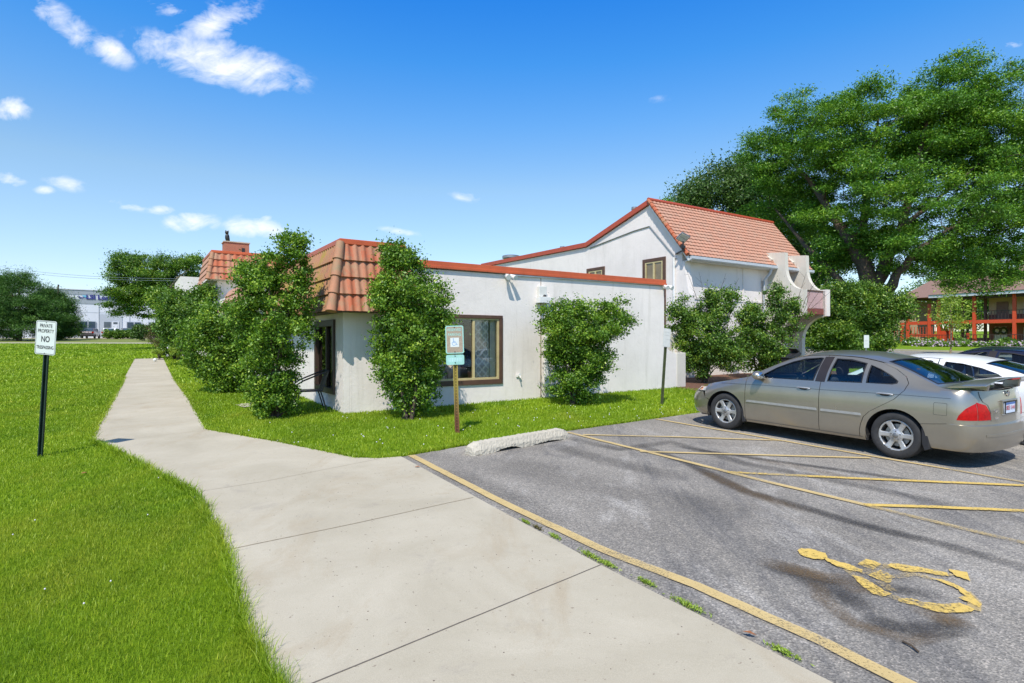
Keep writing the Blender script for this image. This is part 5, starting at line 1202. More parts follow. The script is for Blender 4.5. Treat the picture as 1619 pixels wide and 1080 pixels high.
sedan = dict(sc=1.035, W=.855, L=4.51, axles=(.86, 3.395), spokes=6,
    zt=[(0, .56), (.05, .64), (.15, .70), (.5, .795), (.9, .885), (1.12, .925), (1.22, .955), (1.6, 1.175), (1.95, 1.345), (2.15, 1.395), (2.45, 1.412), (2.8, 1.402), (3.15, 1.345), (3.5, 1.20), (3.82, 1.05), (3.95, 1.015), (4.2, 1.005), (4.38, .99), (4.51, .95)],
    z4=[(0, .50), (.1, .60), (.45, .73), (.9, .825), (1.2, .90), (1.5, .925), (2.5, .945), (3.4, .965), (3.9, .968), (4.3, .955), (4.51, .93)],
    z6=[(0, .52), (.1, .62), (.45, .75), (.9, .85), (1.2, .925), (1.55, 1.11), (1.9, 1.275), (2.15, 1.335), (2.45, 1.352), (2.8, 1.34), (3.1, 1.29), (3.4, 1.19), (3.7, 1.06), (3.88, .995), (4.0, .982), (4.38, .972), (4.51, .945)],
    y6=[(0, .3), (.2, .55), (.5, .70), (1.15, .77), (1.9, .60), (2.4, .57), (2.9, .575), (3.3, .60), (3.7, .68), (3.95, .76), (4.51, .75)],
    front_door=1, rear_door=1, cuts=(1.24, 2.42, 0),
    front_win=[(1.43, .945), (1.70, 1.125), (1.92, 1.225), (2.10, 1.280), (2.32, 1.305), (2.36, 1.30), (2.345, 1.15), (2.31, .962)],
    rear_wins=[[(2.505, .968), (2.545, 1.302), (2.75, 1.298), (2.96, 1.255), (2.965, .985)], [(3.02, .988), (3.015, 1.235), (3.15, 1.185), (3.30, 1.105), (3.39, 1.04), (3.385, 1.01), (3.33, .995)]],
    pillar=[(2.335, .955), (2.378, 1.32), (2.505, 1.325), (2.472, .955)],
    rear_cut=[(3.14, 1.266), (3.32, 1.19), (3.46, 1.10), (3.515, 1.02), (3.49, .93), (3.38, .80), (3.22, .69), (3.09, .60), (3.02, .52), (2.985, .42), (2.965, .32), (2.965, .235)],
    glass_x=(1.24, 1.93, 3.18, 3.80), trunk=(3.93,), seats=(2.05, 3.0))
# the silver saloon
p0, p1 = gp(1414, 727), gp(1146, 680)
hd = (p1-p0); hd.z = 0; hd.normalize(); rz_car = math.atan2(-hd.y, -hd.x)
def place(root, spec, p_rear, rz, zoff=0.):
    """puts the near rear tyre on p_rear"""
    sc = spec['sc']; lx, ly = spec['axles'][1]*sc, -spec['W']*.985*sc
    ox = p_rear.x-(math.cos(rz)*lx-math.sin(rz)*ly); oy = p_rear.y-(math.sin(rz)*lx+math.cos(rz)*ly)
    on_ground(root, ox, oy, rz, .012+zoff)
car = empty('parked_car', label='champagne-silver four-door saloon with rear spoiler beside the hatched bay', cat='car', group='cars in the near car park')
place(car, sedan, p0, rz_car)
K, B = build_car(car, 'paint_silver', sedan)
# tail lights, boot details
for s_ in ('s-', 's+'):
    q = -1 if s_ == 's-' else 1; xe = B.back(.8*B.W, .7)
    K.panel('tail_light', 'lamp_red', [(s_, [(4.13, .615), (4.15, .67), (4.22, .76), (4.31, .835), (B.back(.8*B.W, .83), .835), (B.back(.8*B.W, .75), .75), (xe, .7), (B.back(.8*B.W, .62), .615)], ()), ('b', [(q*.8*B.W, .615), (q*.8*B.W, .835), (q*.56, .80), (q*.50, .70), (q*.49, .615)], ())], off=.006, thick=.01, grid=.025)
lp = K.obj('plate_recess', 'paint_silver', lambda m: [m.box((4.37, a[0], a[1]), (4.44, b[0], b[1])) for a, b in (((-.24, .655), (.24, .672)), ((-.24, .825), (.24, .845)), ((-.24, .672), (-.222, .825)), ((.222, .672), (.24, .825)))], bevel=.006)
pl = K.obj('licence_plate', 'plate', lambda m: m.box((4.40, -.155, .675), (4.44, .155, .815)))
K.obj('state_band', 'plate_blue', lambda m: m.box((4.439, -.15, .785), (4.442, .15, .81)), parent=pl)
K.obj('plate_frame', 'black_metal', lambda m: [m.box((4.435, a[0], a[1]), (4.444, b[0], b[1])) for a, b in (((-.16, .668), (.16, .677)), ((-.16, .813), (.16, .822)), ((-.16, .677), (-.152, .813)), ((.152, .677), (.16, .813)))], parent=pl)
MX = lambda x, y, z: Matrix.Translation((x*sedan['sc'], y*sedan['sc'], z*sedan['sc'])) @ Matrix.Rotation(R(90), 4, 'Z') @ Matrix.Rotation(R(90), 4, 'X')
text_mesh('plate_number', '803 144', .085, 'plate_red', pl, MX(4.443, 0, .74), .001)
text_mesh('badge', 'Sentra', .05, 'chrome', car, MX(4.425, -.40, .725), .002); text_mesh('badge', '1.8 S', .055, 'chrome', car, MX(4.433, -.40, .635), .002)
K.obj('emblem', 'chrome', lambda m: (m.lathe([(.038, 0), (.038, .012), (.028, .012), (.028, 0)], (0, 0, 0), 20, 'y'), m.box((-.045, 0, -.006), (.045, .014, .006))))
em = [o for o in C.objects if o.parent == car and o.name.startswith('emblem')][0]; em.rotation_euler = (0, 0, R(-90)); em.location = (4.40*1.035, 0, .92*1.035)
# boot spoiler
sp = MB(); sec = []; ny = 22
for i in range(ny+1):
    y = -.74+1.48*i/ny; e = 1-abs(y/.74)**3; zb_ = 1.002+.085*e; x0 = 4.10-.16*abs(y/.74)**2.5; x1 = 4.50-.07*abs(y/.7)**2
    sec.append([(x0, y, zb_), (x0+.06, y, zb_+.018), (x0+.2, y, zb_+.030), (x1, y, zb_+.050), (x1+.004, y, zb_+.040), (x0+.2, y, zb_+.006), (x0+.05, y, zb_-.006)])
V = [tuple(c*1.035 for c in p) for s_ in sec for p in s_]; k = 7
sp.add(V, [(i*k+j, i*k+(j+1) % k, (i+1)*k+(j+1) % k, (i+1)*k+j) for i in range(ny) for j in range(k)]+[tuple(range(k)), tuple(range(ny*k, ny*k+k))])
spo = sp.build('spoiler', 'paint_silver', car, smooth=True)
K.obj('spoiler_foot', 'paint_silver', lambda m: [m.prism([(4.15, .985), (4.36, .975), (4.38, 1.09), (4.18, 1.07)], 1, y-.03, y+.03) for y in (-.50, .50)], parent=spo, bevel=.01)
K.obj('brake_lamp', 'lamp_red', lambda m: m.box((4.44, -.12, 1.105), (4.502, .12, 1.125)), parent=spo)
K.panel('boot_seam', 'rubber', [('b', [(-.62, .965), (-.625, .90), (-.60, .84), (-.53, .80), (-.49, .70), (-.485, .60), (-.478, .60), (-.482, .70), (-.522, .80), (-.592, .84), (-.616, .90), (-.612, .965)], ())], off=.003, thick=0, grid=.02)
# doors: handles, mouldings, painted crease shade, mirror, fuel flap, mud flaps
for q, kk_ in ((-1, 's-'), (1, 's+')):
    for hx, hz in ((2.19, .835), (3.27, .855)):
        hb = K.panel('door_handle', 'paint_silver', [(kk_, [(hx+.10*math.cos(a), hz+.028*math.sin(a)) for a in np.linspace(0, 2*math.pi, 24, endpoint=False)], ())], off=.004, thick=.003, grid=.02)
        y_ = q*(B.side(hx, hz)+.02); K.obj('grip', 'alloy', lambda m: (m.tube([(hx-.095, y_-q*.015, hz+.004), (hx-.06, y_, hz+.012), (hx+.06, y_, hz+.012), (hx+.095, y_-q*.015, hz+.004)], .011, 8)), parent=hb, smooth=True)
        K.panel('finger_recess', 'black_matt', [(kk_, [(hx+.06*math.cos(a), hz-.008+.014*math.sin(a)) for a in np.linspace(0, 2*math.pi, 16, endpoint=False)], ())], off=.0055, thick=0, parent=hb, grid=.02)
    for a, b_ in (((1.27, .545), (2.395, .545)), ((2.445, .545), (2.99, .548))):
        K.panel('side_moulding', 'alloy', [(kk_, [(a[0], a[1]-.016), (b_[0], b_[1]-.016), (b_[0]-.01, b_[1]+.016), (a[0]+.01, a[1]+.016)], ())], off=.012, thick=.014, grid=.02)
    K.panel('crease_shade_line', 'rubber', [(kk_, [(.75, .795), (1.5, .822), (2.6, .842), (3.48, .866), (4.05, .872), (4.05, .875), (3.48, .870), (2.6, .846), (1.5, .826), (.75, .799)], ())], off=.0015, thick=0, grid=.03)  # flat dark strip painted on for the shade along the body crease
    K.panel('sill_seam', 'alloy_dark', [(kk_, [(1.24, .226), (3.0, .226), (3.0, .238), (1.24, .238)], ())], off=.004, thick=0, grid=.03)
    if q < 0:
        K.panel('fuel_flap', 'rubber', [(kk_, grow([(3.845, .655), (4.005, .655), (4.01, .665), (4.01, .80), (4.0, .81), (3.845, .81), (3.835, .80), (3.835, .665)], 0), [grow([(3.845, .655), (4.005, .655), (4.01, .665), (4.01, .80), (4.0, .81), (3.845, .81), (3.835, .80), (3.835, .665)], -.0045)])], off=.001, thick=0, grid=.02)
    K.obj('wing_mirror', 'paint_silver', lambda m: (m.ball((1.50, q*(.90), .985), (.075, .11, .072), 16, 12), m.prism([(1.42, .93), (1.56, .93), (1.52, .985), (1.46, .985)], 1, q*.78, q*.86)), smooth=True)
    K.obj('mirror_glass', 'chrome', lambda m: m.ball((1.545, q*(.905), .985), (.035, .088, .055), 16, 12), smooth=True)
    K.obj('mud_flap', 'black_matt', lambda m: m.prism([(3.395+.30, .48), (3.395+.375, .45), (3.395+.40, .20), (3.395+.34, .17), (3.395+.31, .26)], 1, q*.70, q*.845), bevel=.01)
    K.obj('mud_flap', 'black_matt', lambda m: (m.prism([(.86+.29, .42), (.86+.35, .36), (.86+.38, .19), (.86+.32, .17)], 1, q*.70, q*.835)), bevel=.01)
K.obj('exhaust', 'black_matt', lambda m: m.tube([(4.1, .42, .25), (4.47, .42, .235)], .026, 10))
K.panel('bumper_moulding', 'paint_silver', [('b', [(-.66, .42), (.66, .42), (.66, .45), (-.66, .45)], ())], off=.008)
def remap(root):
    sc = 1.035; xr, xf = 3.395*sc, .86*sc
    def fn(X):
        if X > xr+.42: return xr+.42+(X-xr-.42)*.82
        if X > xr: return X
        if X > xf: return xr-(xr-X)*1.03
        a = xr-(xr-xf)*1.03
        return a-(xf-X) if X > xf-.38 else a-.38-(xf-.38-X)*1.2
    for o in [x for x in C.objects if x.parent == root]:
        if o.name.startswith('wheel'): o.location.x = fn(o.location.x); continue
        if o.name.startswith('emblem'): o.location.x = fn(o.location.x); continue
        for q in [o]+[x for x in C.objects if x.parent == o]:
            if q.type == 'MESH':
                for v in q.data.vertices: v.co.x = fn(v.co.x)
remap(car); car.matrix_world = car.matrix_world @ Matrix.Diagonal((1, 1, .968, 1))
toy = empty('plush_toy', label='fluffy beige plush toy lying behind the rear window of the silver car', cat='soft toy')
M['plush'] = simple('beige_plush', (.42, .33, .25), 1., var=.3, scale=40, bump=1., bscale=80)
mw_ = car.matrix_world.copy(); bpy.context.view_layer.update(); mw_ = car.matrix_world.copy(); toy.location = mw_ @ Vector((3.62, -.08, .965))
toy.rotation_euler = (0, 0, rz_car)
part('body', 'plush', toy, lambda m: (m.ball((0, 0, .05), (.10, .14, .055), 14, 10), m.ball((.02, -.16, .06), (.065, .065, .055), 12, 8), m.ball((0, -.2, .10), (.025, .02, .025), 8, 6), m.ball((.06, -.18, .10), (.025, .02, .025), 8, 6), m.ball((.10, .05, .03), (.08, .04, .03), 10, 8), m.ball((.05, .17, .03), (.09, .04, .035), 10, 8), m.ball((-.08, -.1, .03), (.06, .04, .03), 10, 8)), smooth=True)
st = empty('window_sticker', label='small red and white sticker inside the silver car rear window', cat='sticker'); st.location = mw_ @ Vector((3.42, -.33, 1.10)); st.rotation_euler = (0, 0, rz_car)
q_ = MB(); q_.add([(-.05, -.04, .03), (.05, -.04, -.02), (.05, .05, -.02), (-.05, .05, .03)], [(0, 1, 2, 3)]); q_.build('paper', 'sign_faded', st)
q_ = MB(); q_.add([(-.02, -.03, .02), (.03, -.03, -.005), (.03, .04, -.005), (-.02, .04, .02)], [(0, 1, 2, 3)]); q_.build('print', 'plate_red', st)
# the white coupe and the navy saloon behind it
import copy as _c
coupe = _c.deepcopy(sedan); coupe.update(sc=1.0, rear_door=None, cuts=(1.26, 2.62, 0), spokes=5,
    zt=[(0, .56), (.05, .64), (.15, .70), (.5, .795), (.9, .885), (1.12, .925), (1.22, .955), (1.6, 1.17), (1.95, 1.325), (2.2, 1.37), (2.5, 1.38), (2.85, 1.365), (3.2, 1.31), (3.6, 1.205), (4.0, 1.085), (4.2, 1.04), (4.38, 1.01), (4.51, .96)],
    z6=[(0, .52), (.1, .62), (.45, .75), (.9, .85), (1.2, .925), (1.55, 1.11), (1.9, 1.26), (2.2, 1.315), (2.5, 1.32), (2.8, 1.30), (3.2, 1.235), (3.6, 1.13), (3.95, 1.02), (4.1, .99), (4.38, .975), (4.51, .945)],
    front_win=[(1.43, .945), (1.70, 1.125), (1.92, 1.22), (2.15, 1.265), (2.5, 1.275), (2.545, 1.26), (2.52, .962)],
    rear_wins=[[(2.70, .975), (2.72, 1.262), (2.95, 1.24), (3.2, 1.18), (3.42, 1.10), (3.48, 1.06), (3.38, 1.02)]],
    rear_cut=[(2.64, 1.30), (2.635, 1.1), (2.63, .9), (2.63, .7), (2.63, .5), (2.63, .235)], glass_x=(1.24, 1.93, 3.22, 4.0), trunk=(4.10,), seats=(2.1, 3.0))
c2 = empty('parked_car', label='white two-door coupe parked just beyond the silver saloon', cat='car', group='cars in the near car park')
uv0 = (p0.x*D1.x+p0.y*D1.y, p0.x*D2.x+p0.y*D2.y)
x, y = UV(uv0[0]-.10, uv0[1]+2.60); place(c2, coupe, Vector((x, y, 0)), rz_car)
K2, B2 = build_car(c2, 'paint_white', coupe); c2.matrix_world = c2.matrix_world @ Matrix.Diagonal((1.04, 1, .955, 1))
for q, kk_ in ((-1, 's-'), (1, 's+')):
    K2.panel('tail_light', 'lamp_red', [('b', [(q*.8*B2.W, .66), (q*.8*B2.W, .80), (q*.5, .78), (q*.5, .68)], ())], off=.006, grid=.03)
navy = _c.deepcopy(sedan); navy.update(sc=1.0)
c3 = empty('parked_car', label='navy blue saloon farthest right in the row beyond the white coupe', cat='car', group='cars in the near car park')
x, y = UV(uv0[0]-.30, uv0[1]+5.25); place(c3, navy, Vector((x, y, 0)), rz_car)
K3, B3 = build_car(c3, 'paint_navy', navy)
# distant cars by the warehouse: one body, copied
def far_car(px, py, Y, rz, mat, label, sc_=1.08):
    r = empty('parked_car', label=label, cat='car', group='cars parked at the warehouse'); P = at(px, py, Y)
    r.location = (P.x, P.y, G(P.x, P.y)); r.rotation_euler = (0, 0, rz); r.scale = (sc_,)*3
    def body(m):
        for sgn in (0,):
            prof = [(0, .3), (0, .75), (.15, .88), (1.2, 1.0), (1.9, 1.55), (3.6, 1.6), (4.4, 1.05), (4.5, .95), (4.55, .3)]
            m.prism(prof, 1, -.88, .88)
    b_ = part('body', mat, r, body, bevel=.12, seg=3)
    part('side_window', 'wh_glass', r, lambda m: [m.prism([(1.5, 1.05), (2.0, 1.48), (3.5, 1.52), (4.05, 1.08)], 1, s*.885, s*.86) for s in (-1, 1)])
    part('rear_window', 'wh_glass', r, lambda m: m.prism([(3.72, 1.50), (4.36, 1.10), (4.38, 1.12), (3.74, 1.53)], 1, -.66, .66))
    part('windscreen', 'wh_glass', r, lambda m: m.prism([(1.28, 1.07), (1.86, 1.51), (1.84, 1.54), (1.26, 1.10)], 1, -.66, .66))
    for s in (-1, 1): part('tail_light', 'lamp_red', r, lambda m: m.box((4.42, s*.62, .82), (4.60, s*.87, 1.02)))
    part('bumper', 'black_matt', r, lambda m: (m.box((4.3, -.86, .3), (4.62, .86, .55)), m.box((-.08, -.86, .3), (.2, .86, .55))))
    for x in (.85, 3.6):
        for s in (-1, 1): part('wheel', 'tyre', r, lambda m: m.lathe([(.2, -.1), (.33, -.1), (.33, .1), (.2, .1)], (x, s*.8, .33), 20, 'y'), smooth=True)
    return r
rzf = math.atan2(-.9, .25)
far_car(149, 531.2, 93, R(-66), 'paint_maroon', 'dark grey estate car seen from behind before the warehouse windows', 1.0)
far_car(184, 530.3, 96, R(-70), 'paint_white', 'white saloon half hidden behind the low hedge at the warehouse door', 1.0)
far_car(214, 530.3, 96, R(-72), 'paint_silver', 'pale silver car between the low hedge and the taller clipped shrub', 1.0)
# ---------------------------------------------------------------- signs
def channel_post(name_root, base, h, mat, lean=(0, 0), rz=0.):
    def fn(m):
        hx, hy = lean
        for (a, b, c, d) in ((-.035, -.018, -.028, .012), (.028, .012, .035, -.018), (-.02, .012, .02, .018)):
            x0, y0, x1, y1 = a, b, c, d
        P = [(-.038, -.016), (-.022, -.016), (-.016, .016), (.016, .016), (.022, -.016), (.038, -.016), (.038, -.011), (.026, -.011), (.020, .021), (-.020, .021), (-.026, -.011), (-.038, -.011)]
        n = len(P); m.add([(p[0], p[1], -.1) for p in P]+[(p[0], p[1], h) for p in P], [(i, (i+1) % n, n+(i+1) % n, n+i) for i in range(n)]+[tuple(range(n, 2*n))])
    o = part('post', mat, name_root, fn)
    part('post_holes', 'sign_black', name_root, lambda m: [m.box((-.007, .0095, .05+.05*i), (.007, .0165, .065+.05*i)) for i in range(int(h/.05)-2)])
    return o
def plate_mesh(m, w_, h, z, y0, y1, r=.03):
    P = []
    for cx_, cz_, a0 in ((w_/2-r, z+h-r, 0), (-w_/2+r, z+h-r, 90), (-w_/2+r, z+r, 180), (w_/2-r, z+r, 270)):
        P += [(cx_+r*math.cos(R(a0+k*18)), cz_+r*math.sin(R(a0+k*18))) for k in range(6)]
    m.prism(P, 1, y0, y1)
def ring(m, w_, h, z, y0, y1, t_=.006, r=.03):
    def pts(w2, h2, z2, r2):
        P = []
        for cx_, cz_, a0 in ((w2/2-r2, z2+h2-r2, 0), (-w2/2+r2, z2+h2-r2, 90), (-w2/2+r2, z2+r2, 180), (w2/2-r2, z2+r2, 270)):
            P += [(cx_+r2*math.cos(R(a0+k*18)), cz_+r2*math.sin(R(a0+k*18))) for k in range(6)]
        return P
    A, B_ = pts(w_, h, z, r), pts(w_-2*t_, h-2*t_, z+t_, r-t_); n = len(A)
    m.add([(p[0], y0, p[1]) for p in A]+[(p[0], y0, p[1]) for p in B_], [(i, (i+1) % n, n+(i+1) % n, n+i) for i in range(n)])
MS = lambda z, y=-.0315, x=0.: Matrix.Translation((x, y, z)) @ Matrix.Rotation(R(90), 4, 'X')
# no trespassing
b = gp(64, 722); tp = at(81, 507, b.y); s1 = empty('parking_sign', b, 0, 'white PRIVATE PROPERTY NO TRESPASSING sign leaning on a dark green post in the lawn', 'sign'); s1.name = 'warning_sign'
ht = 215/F*b.y
s1.rotation_euler = (0, math.atan2((79.5-64)/F*b.y, ht), R(-10)); 
channel_post(s1, b, ht*.96, 'green_post')
w_, hh = .325, .455; z0 = ht-hh
pn = part('sign_panel', 'sign_white', s1, lambda m: plate_mesh(m, w_, hh, z0, -.030, -.026))
part('border', 'sign_black', pn, lambda m: ring(m, w_-.016, hh-.016, z0+.008, -.0306, 0, .006, .026))
for tx, zz, sz, bd in (('PRIVATE', .385, .060, .0006), ('PROPERTY', .315, .060, .0006), ('NO', .205, .098, .002), ('TRESPASSING', .095, .055, .0008)):
    text_mesh('lettering', tx, sz*1.12, 'sign_black', pn, MS(z0+zz), .0004, .80 if tx != 'TRESPASSING' else .74, bd)
part('bolt', 'grey_metal', pn, lambda m: [m.ball((0, -.032, z0+k), .007, 8, 6) for k in (.02, hh-.02)])
# disabled parking sign
b = gp(723, 685); s2 = empty('parking_sign', b, 0, 'faded RESERVED PARKING wheelchair sign with a small plate below on a rusty yellow post', 'sign')
ht = 170/F*b.y; s2.rotation_euler = (0, R(-1.6), R(4))
channel_post(s2, b, ht*.75, 'rusty_post')
w_, hh = .30, .465; z0 = ht-hh
pn = part('sign_panel', 'sign_teal', s2, lambda m: plate_mesh(m, w_, hh, z0, -.030, -.026))
part('panel_field', 'sign_brown', pn, lambda m: plate_mesh(m, w_-.035, hh-.035, z0+.0175, -.0308, -.0302, .02))
part('symbol_square', 'sign_white', pn, lambda m: plate_mesh(m, .145, .155, z0+.11, -.0316, -.0309, .004))
text_mesh('lettering', 'RESERVED', .062, 'sign_teal', pn, MS(z0+.395, -.0316), .0004, .82, .001); text_mesh('lettering', 'PARKING', .062, 'sign_teal', pn, MS(z0+.315, -.0316), .0004, .85, .001)
def isa(m, cx_, cz_, s, y):
    m.lathe([(.10*s, 0), (.10*s, .0006)], (cx_-.10*s, y, cz_+.62*s), 12, 'y')
    for a, b2 in (((-.10, .5), (-.08, -.02)), ((-.09, .22), (.25, .22)), ((-.08, .0), (.3, .0)), ((.3, 0), (.42, -.38)), ((.42, -.38), (.55, -.33))):
        d_ = Vector((b2[0]-a[0], b2[1]-a[1])).normalized()*.055*s; n_2 = (-d_.y, d_.x)
        m.add([(cx_+a[0]*s+n_2[0], y, cz_+a[1]*s+n_2[1]), (cx_+a[0]*s-n_2[0], y, cz_+a[1]*s-n_2[1]), (cx_+b2[0]*s-n_2[0], y, cz_+b2[1]*s-n_2[1]), (cx_+b2[0]*s+n_2[0], y, cz_+b2[1]*s+n_2[1])], [(0, 1, 2, 3)])
    A = [R(k) for k in range(120, 345, 15)]
    for a, b2 in zip(A, A[1:]): m.add([(cx_+.0*s+q*s*math.cos(t_), y, cz_-.15*s+q*s*math.sin(t_)) for q, t_ in ((.36, a), (.27, a), (.27, b2), (.36, b2))], [(0, 1, 2, 3)])
part('wheelchair_symbol', 'sign_blue', pn, lambda m: isa(m, -.01, z0+.183, .10, -.0319))
p2 = part('plate', 'sign_teal', s2, lambda m: plate_mesh(m, .30, .165, z0-.185, -.030, -.026, .025))
p2['label'] = 'small pale teal plate with unreadable faded print'
M['teal_ghost'] = simple('teal_ghost_print', (.40, .62, .62), .5, var=.2)
part('faded_print', 'teal_ghost', p2, lambda m: [m.box((-.11+.028*i, -.0306, z0-.135), (-.092+.028*i, -.0303, z0-.07)) for i in range(8)])
part('bolt', 'sign_black', pn, lambda m: [m.ball((0, -.033, z0+k), .009, 8, 6) for k in (.03, hh-.03, -.04, -.15)])
# pale sign on leaning post
b = gp(1046, 640); s3 = empty('parking_sign', b, 0, 'pale washed-out sign on a leaning olive post before the end of the white wall', 'sign')
ht = 121/F*b.y; s3.rotation_euler = (0, math.atan2(11/F*b.y, ht), R(32))
channel_post(s3, b, ht*.80, 'olive_post')
pn = part('sign_panel', 'sign_faded', s3, lambda m: plate_mesh(m, .235, .43, ht-.43, -.030, -.026))
for zz, tx, sz in ((.34, 'RESERVED', .045), (.27, 'PARKING', .045)): text_mesh('lettering', tx, sz, 'sign_ghost', pn, MS(ht-.43+zz, -.0308), .0003, .8)
part('print_lines', 'sign_ghost', pn, lambda m: (m.box((-.08, -.0308, ht-.43+.18), (.08, -.0305, ht-.43+.185)), ring(m, .215, .41, ht-.42, -.0308, 0, .003, .02)))
b = gp(1369, 572); b = at(1369, 562, 24.); b.z = G(b.x, b.y)
s4 = empty('parking_sign', b, 0, 'small white sign on a thin pole beyond the silver car roof', 'sign')
zt4 = at(1369, 530, b.y).z-b.z; zb4 = at(1369, 550, b.y).z-b.z
part('post', 'grey_metal', s4, lambda m: m.tube([(0, 0, -.1), (0, 0, zt4-.02)], .028, 8)); part('sign_panel', 'sign_white', s4, lambda m: plate_mesh(m, .21, zt4-zb4, zb4, -.045, -.035, .02))
part('lettering', 'sign_ghost', s4, lambda m: [m.box((-.07, -.0465, zb4+.12+.06*i), (.07, -.0455, zb4+.135+.06*i)) for i in range(4)])
# ---------------------------------------------------------------- wheel stop
a, b = gp(741, 722), gp(893, 694); dv_ = (b-a); dv_.z = 0; Ls = dv_.length; dv_.normalize()
ws = empty('wheel_stop', label='broken old concrete wheel stop lying at the head of the disabled bay', cat='wheel stop')
mid = (a+b)/2; on_ground(ws, mid.x, mid.y+.05, math.atan2(dv_.y, dv_.x), .012)
bm = bmesh.new(); n = 60; prof = [(-.115, 0), (-.11, .07), (-.065, .155), (.065, .16), (.11, .07), (.115, 0)]
rr = random.Random(4); rows = []
for i in range(n+1):
    x = -Ls/2+Ls*i/n; e = min(1, (min(i, n-i)+1.5)/5); row = []
    gap = 0
    s_ = i/n
    if .20 < s_ < .46: gap = .045*math.sin((s_-.20)/.26*math.pi)
    if .58 < s_ < .93: gap = max(gap, .03*math.sin((s_-.58)/.35*math.pi))
    for j, (py_, pz_) in enumerate(prof):
        q = rr.uniform(-.004, .004); z = pz_*(.55+.45*e)
        if j in (0, 5): z = max(z, gap*(1 if j == 0 else .3))
        if j == 1: z = max(z, gap+.015)
        row.append(bm.verts.new((x+rr.uniform(-.006, .006), py_*(.7+.3*e)+q, z+q*.8)))
    rows.append(row)
for r0, r1 in zip(rows, rows[1:]):
    for j in range(5): bm.faces.new((r0[j], r1[j], r1[j+1], r0[j+1]))
    bm.faces.new((r0[5], r1[5], r1[0], r0[0]))
bm.faces.new(rows[0]); bm.faces.new(rows[-1][::-1])
me = bpy.data.meshes.new('body'); bm.normal_update(); bmesh.ops.recalc_face_normals(bm, faces=bm.faces); bm.to_mesh(me); bm.free()
o = newobj('body', me, 'concrete_old', ws); md = o.modifiers.new('s', 'SUBSURF'); md.subdivision_type = 'SIMPLE'; md.levels = md.render_levels = 2
tx_ = bpy.data.textures.new('rough', 'CLOUDS'); tx_.noise_scale = .035; tx_.noise_depth = 4
dm = o.modifiers.new('d', 'DISPLACE'); dm.texture = tx_; dm.strength = .022
part('rust_mark', 'rust', ws, lambda m: [m.ball((x_, -.07, z_), (r_, .012, r_*.7), 10, 6) for x_, z_, r_ in ((-Ls*.18, .09, .028), (-Ls*.13, .07, .02), (Ls*.25, .065, .024), (-Ls*.2, .05, .015))])
# ---------------------------------------------------------------- patio chair by the left wall
b = gp(488, 640); cx_, cy_ = gp(489, 648).xy; base = Vector((cx_, cy_, G(cx_, cy_)))
ch_ = empty('patio_chair', base, ROT+R(172), 'dark metal patio chair beside the brown window behind the tall bush', 'chair')
part('seat', 'black_metal', ch_, lambda m: m.box((-.25, -.24, .40), (.24, .24, .43)), bevel=.012)
part('backrest', 'black_metal', ch_, lambda m: [m.prism([(-.22, .43), (-.25, .43), (-.385, .84), (-.355, .84)], 1, s_-.025, s_+.025) for s_ in (-.21, -.07, .07, .21)])
for s_ in (-1, 1):
    part('armrest', 'black_metal', ch_, lambda m: m.tube([(-.37, s_*.24, .84), (-.15, s_*.28, .76), (.15, s_*.29, .64), (.27, s_*.27, .56), (.26, s_*.26, .42)], .016, 8), smooth=True)
    part('leg', 'black_metal', ch_, lambda m: m.tube([(.22, s_*.24, .42), (.29, s_*.27, -.02)], .015, 8)); part('leg', 'black_metal', ch_, lambda m: m.tube([(-.20, s_*.23, .42), (-.33, s_*.27, -.02)], .015, 8))
# barbecue
b = at(1250, 574, 17.); b.z = G(b.x, b.y); gr_ = empty('barbecue_grill', b, R(20), 'black barbecue showing above the silver car beside the pillar', 'barbecue')
hz_ = at(1250, 556, 17.).z-b.z
part('firebox', 'black_metal', gr_, lambda m: (m.box((-.2, -.15, hz_-.36), (.2, .15, hz_-.2)), m.box((-.22, -.17, hz_-.2), (.22, .17, hz_-.16))), bevel=.02)
part('lid', 'black_metal', gr_, lambda m: m.prism([(-.08, hz_-.15), (.20, hz_-.15), (.26, hz_-.06), (.15, hz_+.06), (.05, hz_+.09), (.17, hz_-.02)], 1, -.15, .15), bevel=.01)
for sx in (-.28, .28):
    for sy_ in (-.18, .18): part('leg', 'black_metal', gr_, lambda m: m.tube([(sx, sy_, 0), (sx, sy_, hz_-.28)], .018, 8))
# ---------------------------------------------------------------- bushes
BG = 'leafy bushes planted along the white building'
plant('tall_bush', gp(437, 660), [ell_px(e, 11.4) for e in [(430,585,46,55),(440,520,60,58),(420,465,48,50),(452,408,38,42),(400,425,38,35),(470,382,20,26),(390,510,25,40),(430,630,40,28),(478,470,20,50),(432,605,38,45),(437,645,30,16)]],
      'tall ragged bush left of the tiled roof corner taller than the others', 'bush', BG, 'leaf_bush', 400, .14, 56000, .056, .55, stems=7, stem_r=.035, tipfrac=.05, shell=.2)
plant('bush', gp(362, 618), [ell_px(e, 15.9) for e in [(335,545,48,52),(368,575,34,42),(352,505,46,22),(310,530,22,30),(388,540,18,60),(372,600,34,22)]],
      'wide leaning bush with bare brown stems left of the tallest bush', 'bush', BG, 'leaf_bush', 230, .2, 46000, .068, .55, stems=6, stem_r=.06, tipfrac=.1, shell=.55)
plant('bush', gp(645, 663), [ell_px(e, 11.45) for e in [(662,555,62,58),(648,480,58,52),(630,425,34,36),(694,515,36,46),(652,610,44,42),(612,455,30,32),(615,540,26,60),(618,400,22,18),(648,405,10,20),(655,635,36,24),(640,590,45,40)]],
      'big dense bush between the tiled roof corner and the wheelchair sign', 'bush', BG, 'leaf_bush', 430, .145, 68000, .056, .55, stems=7, stem_r=.04, tipfrac=.10, shell=.25)
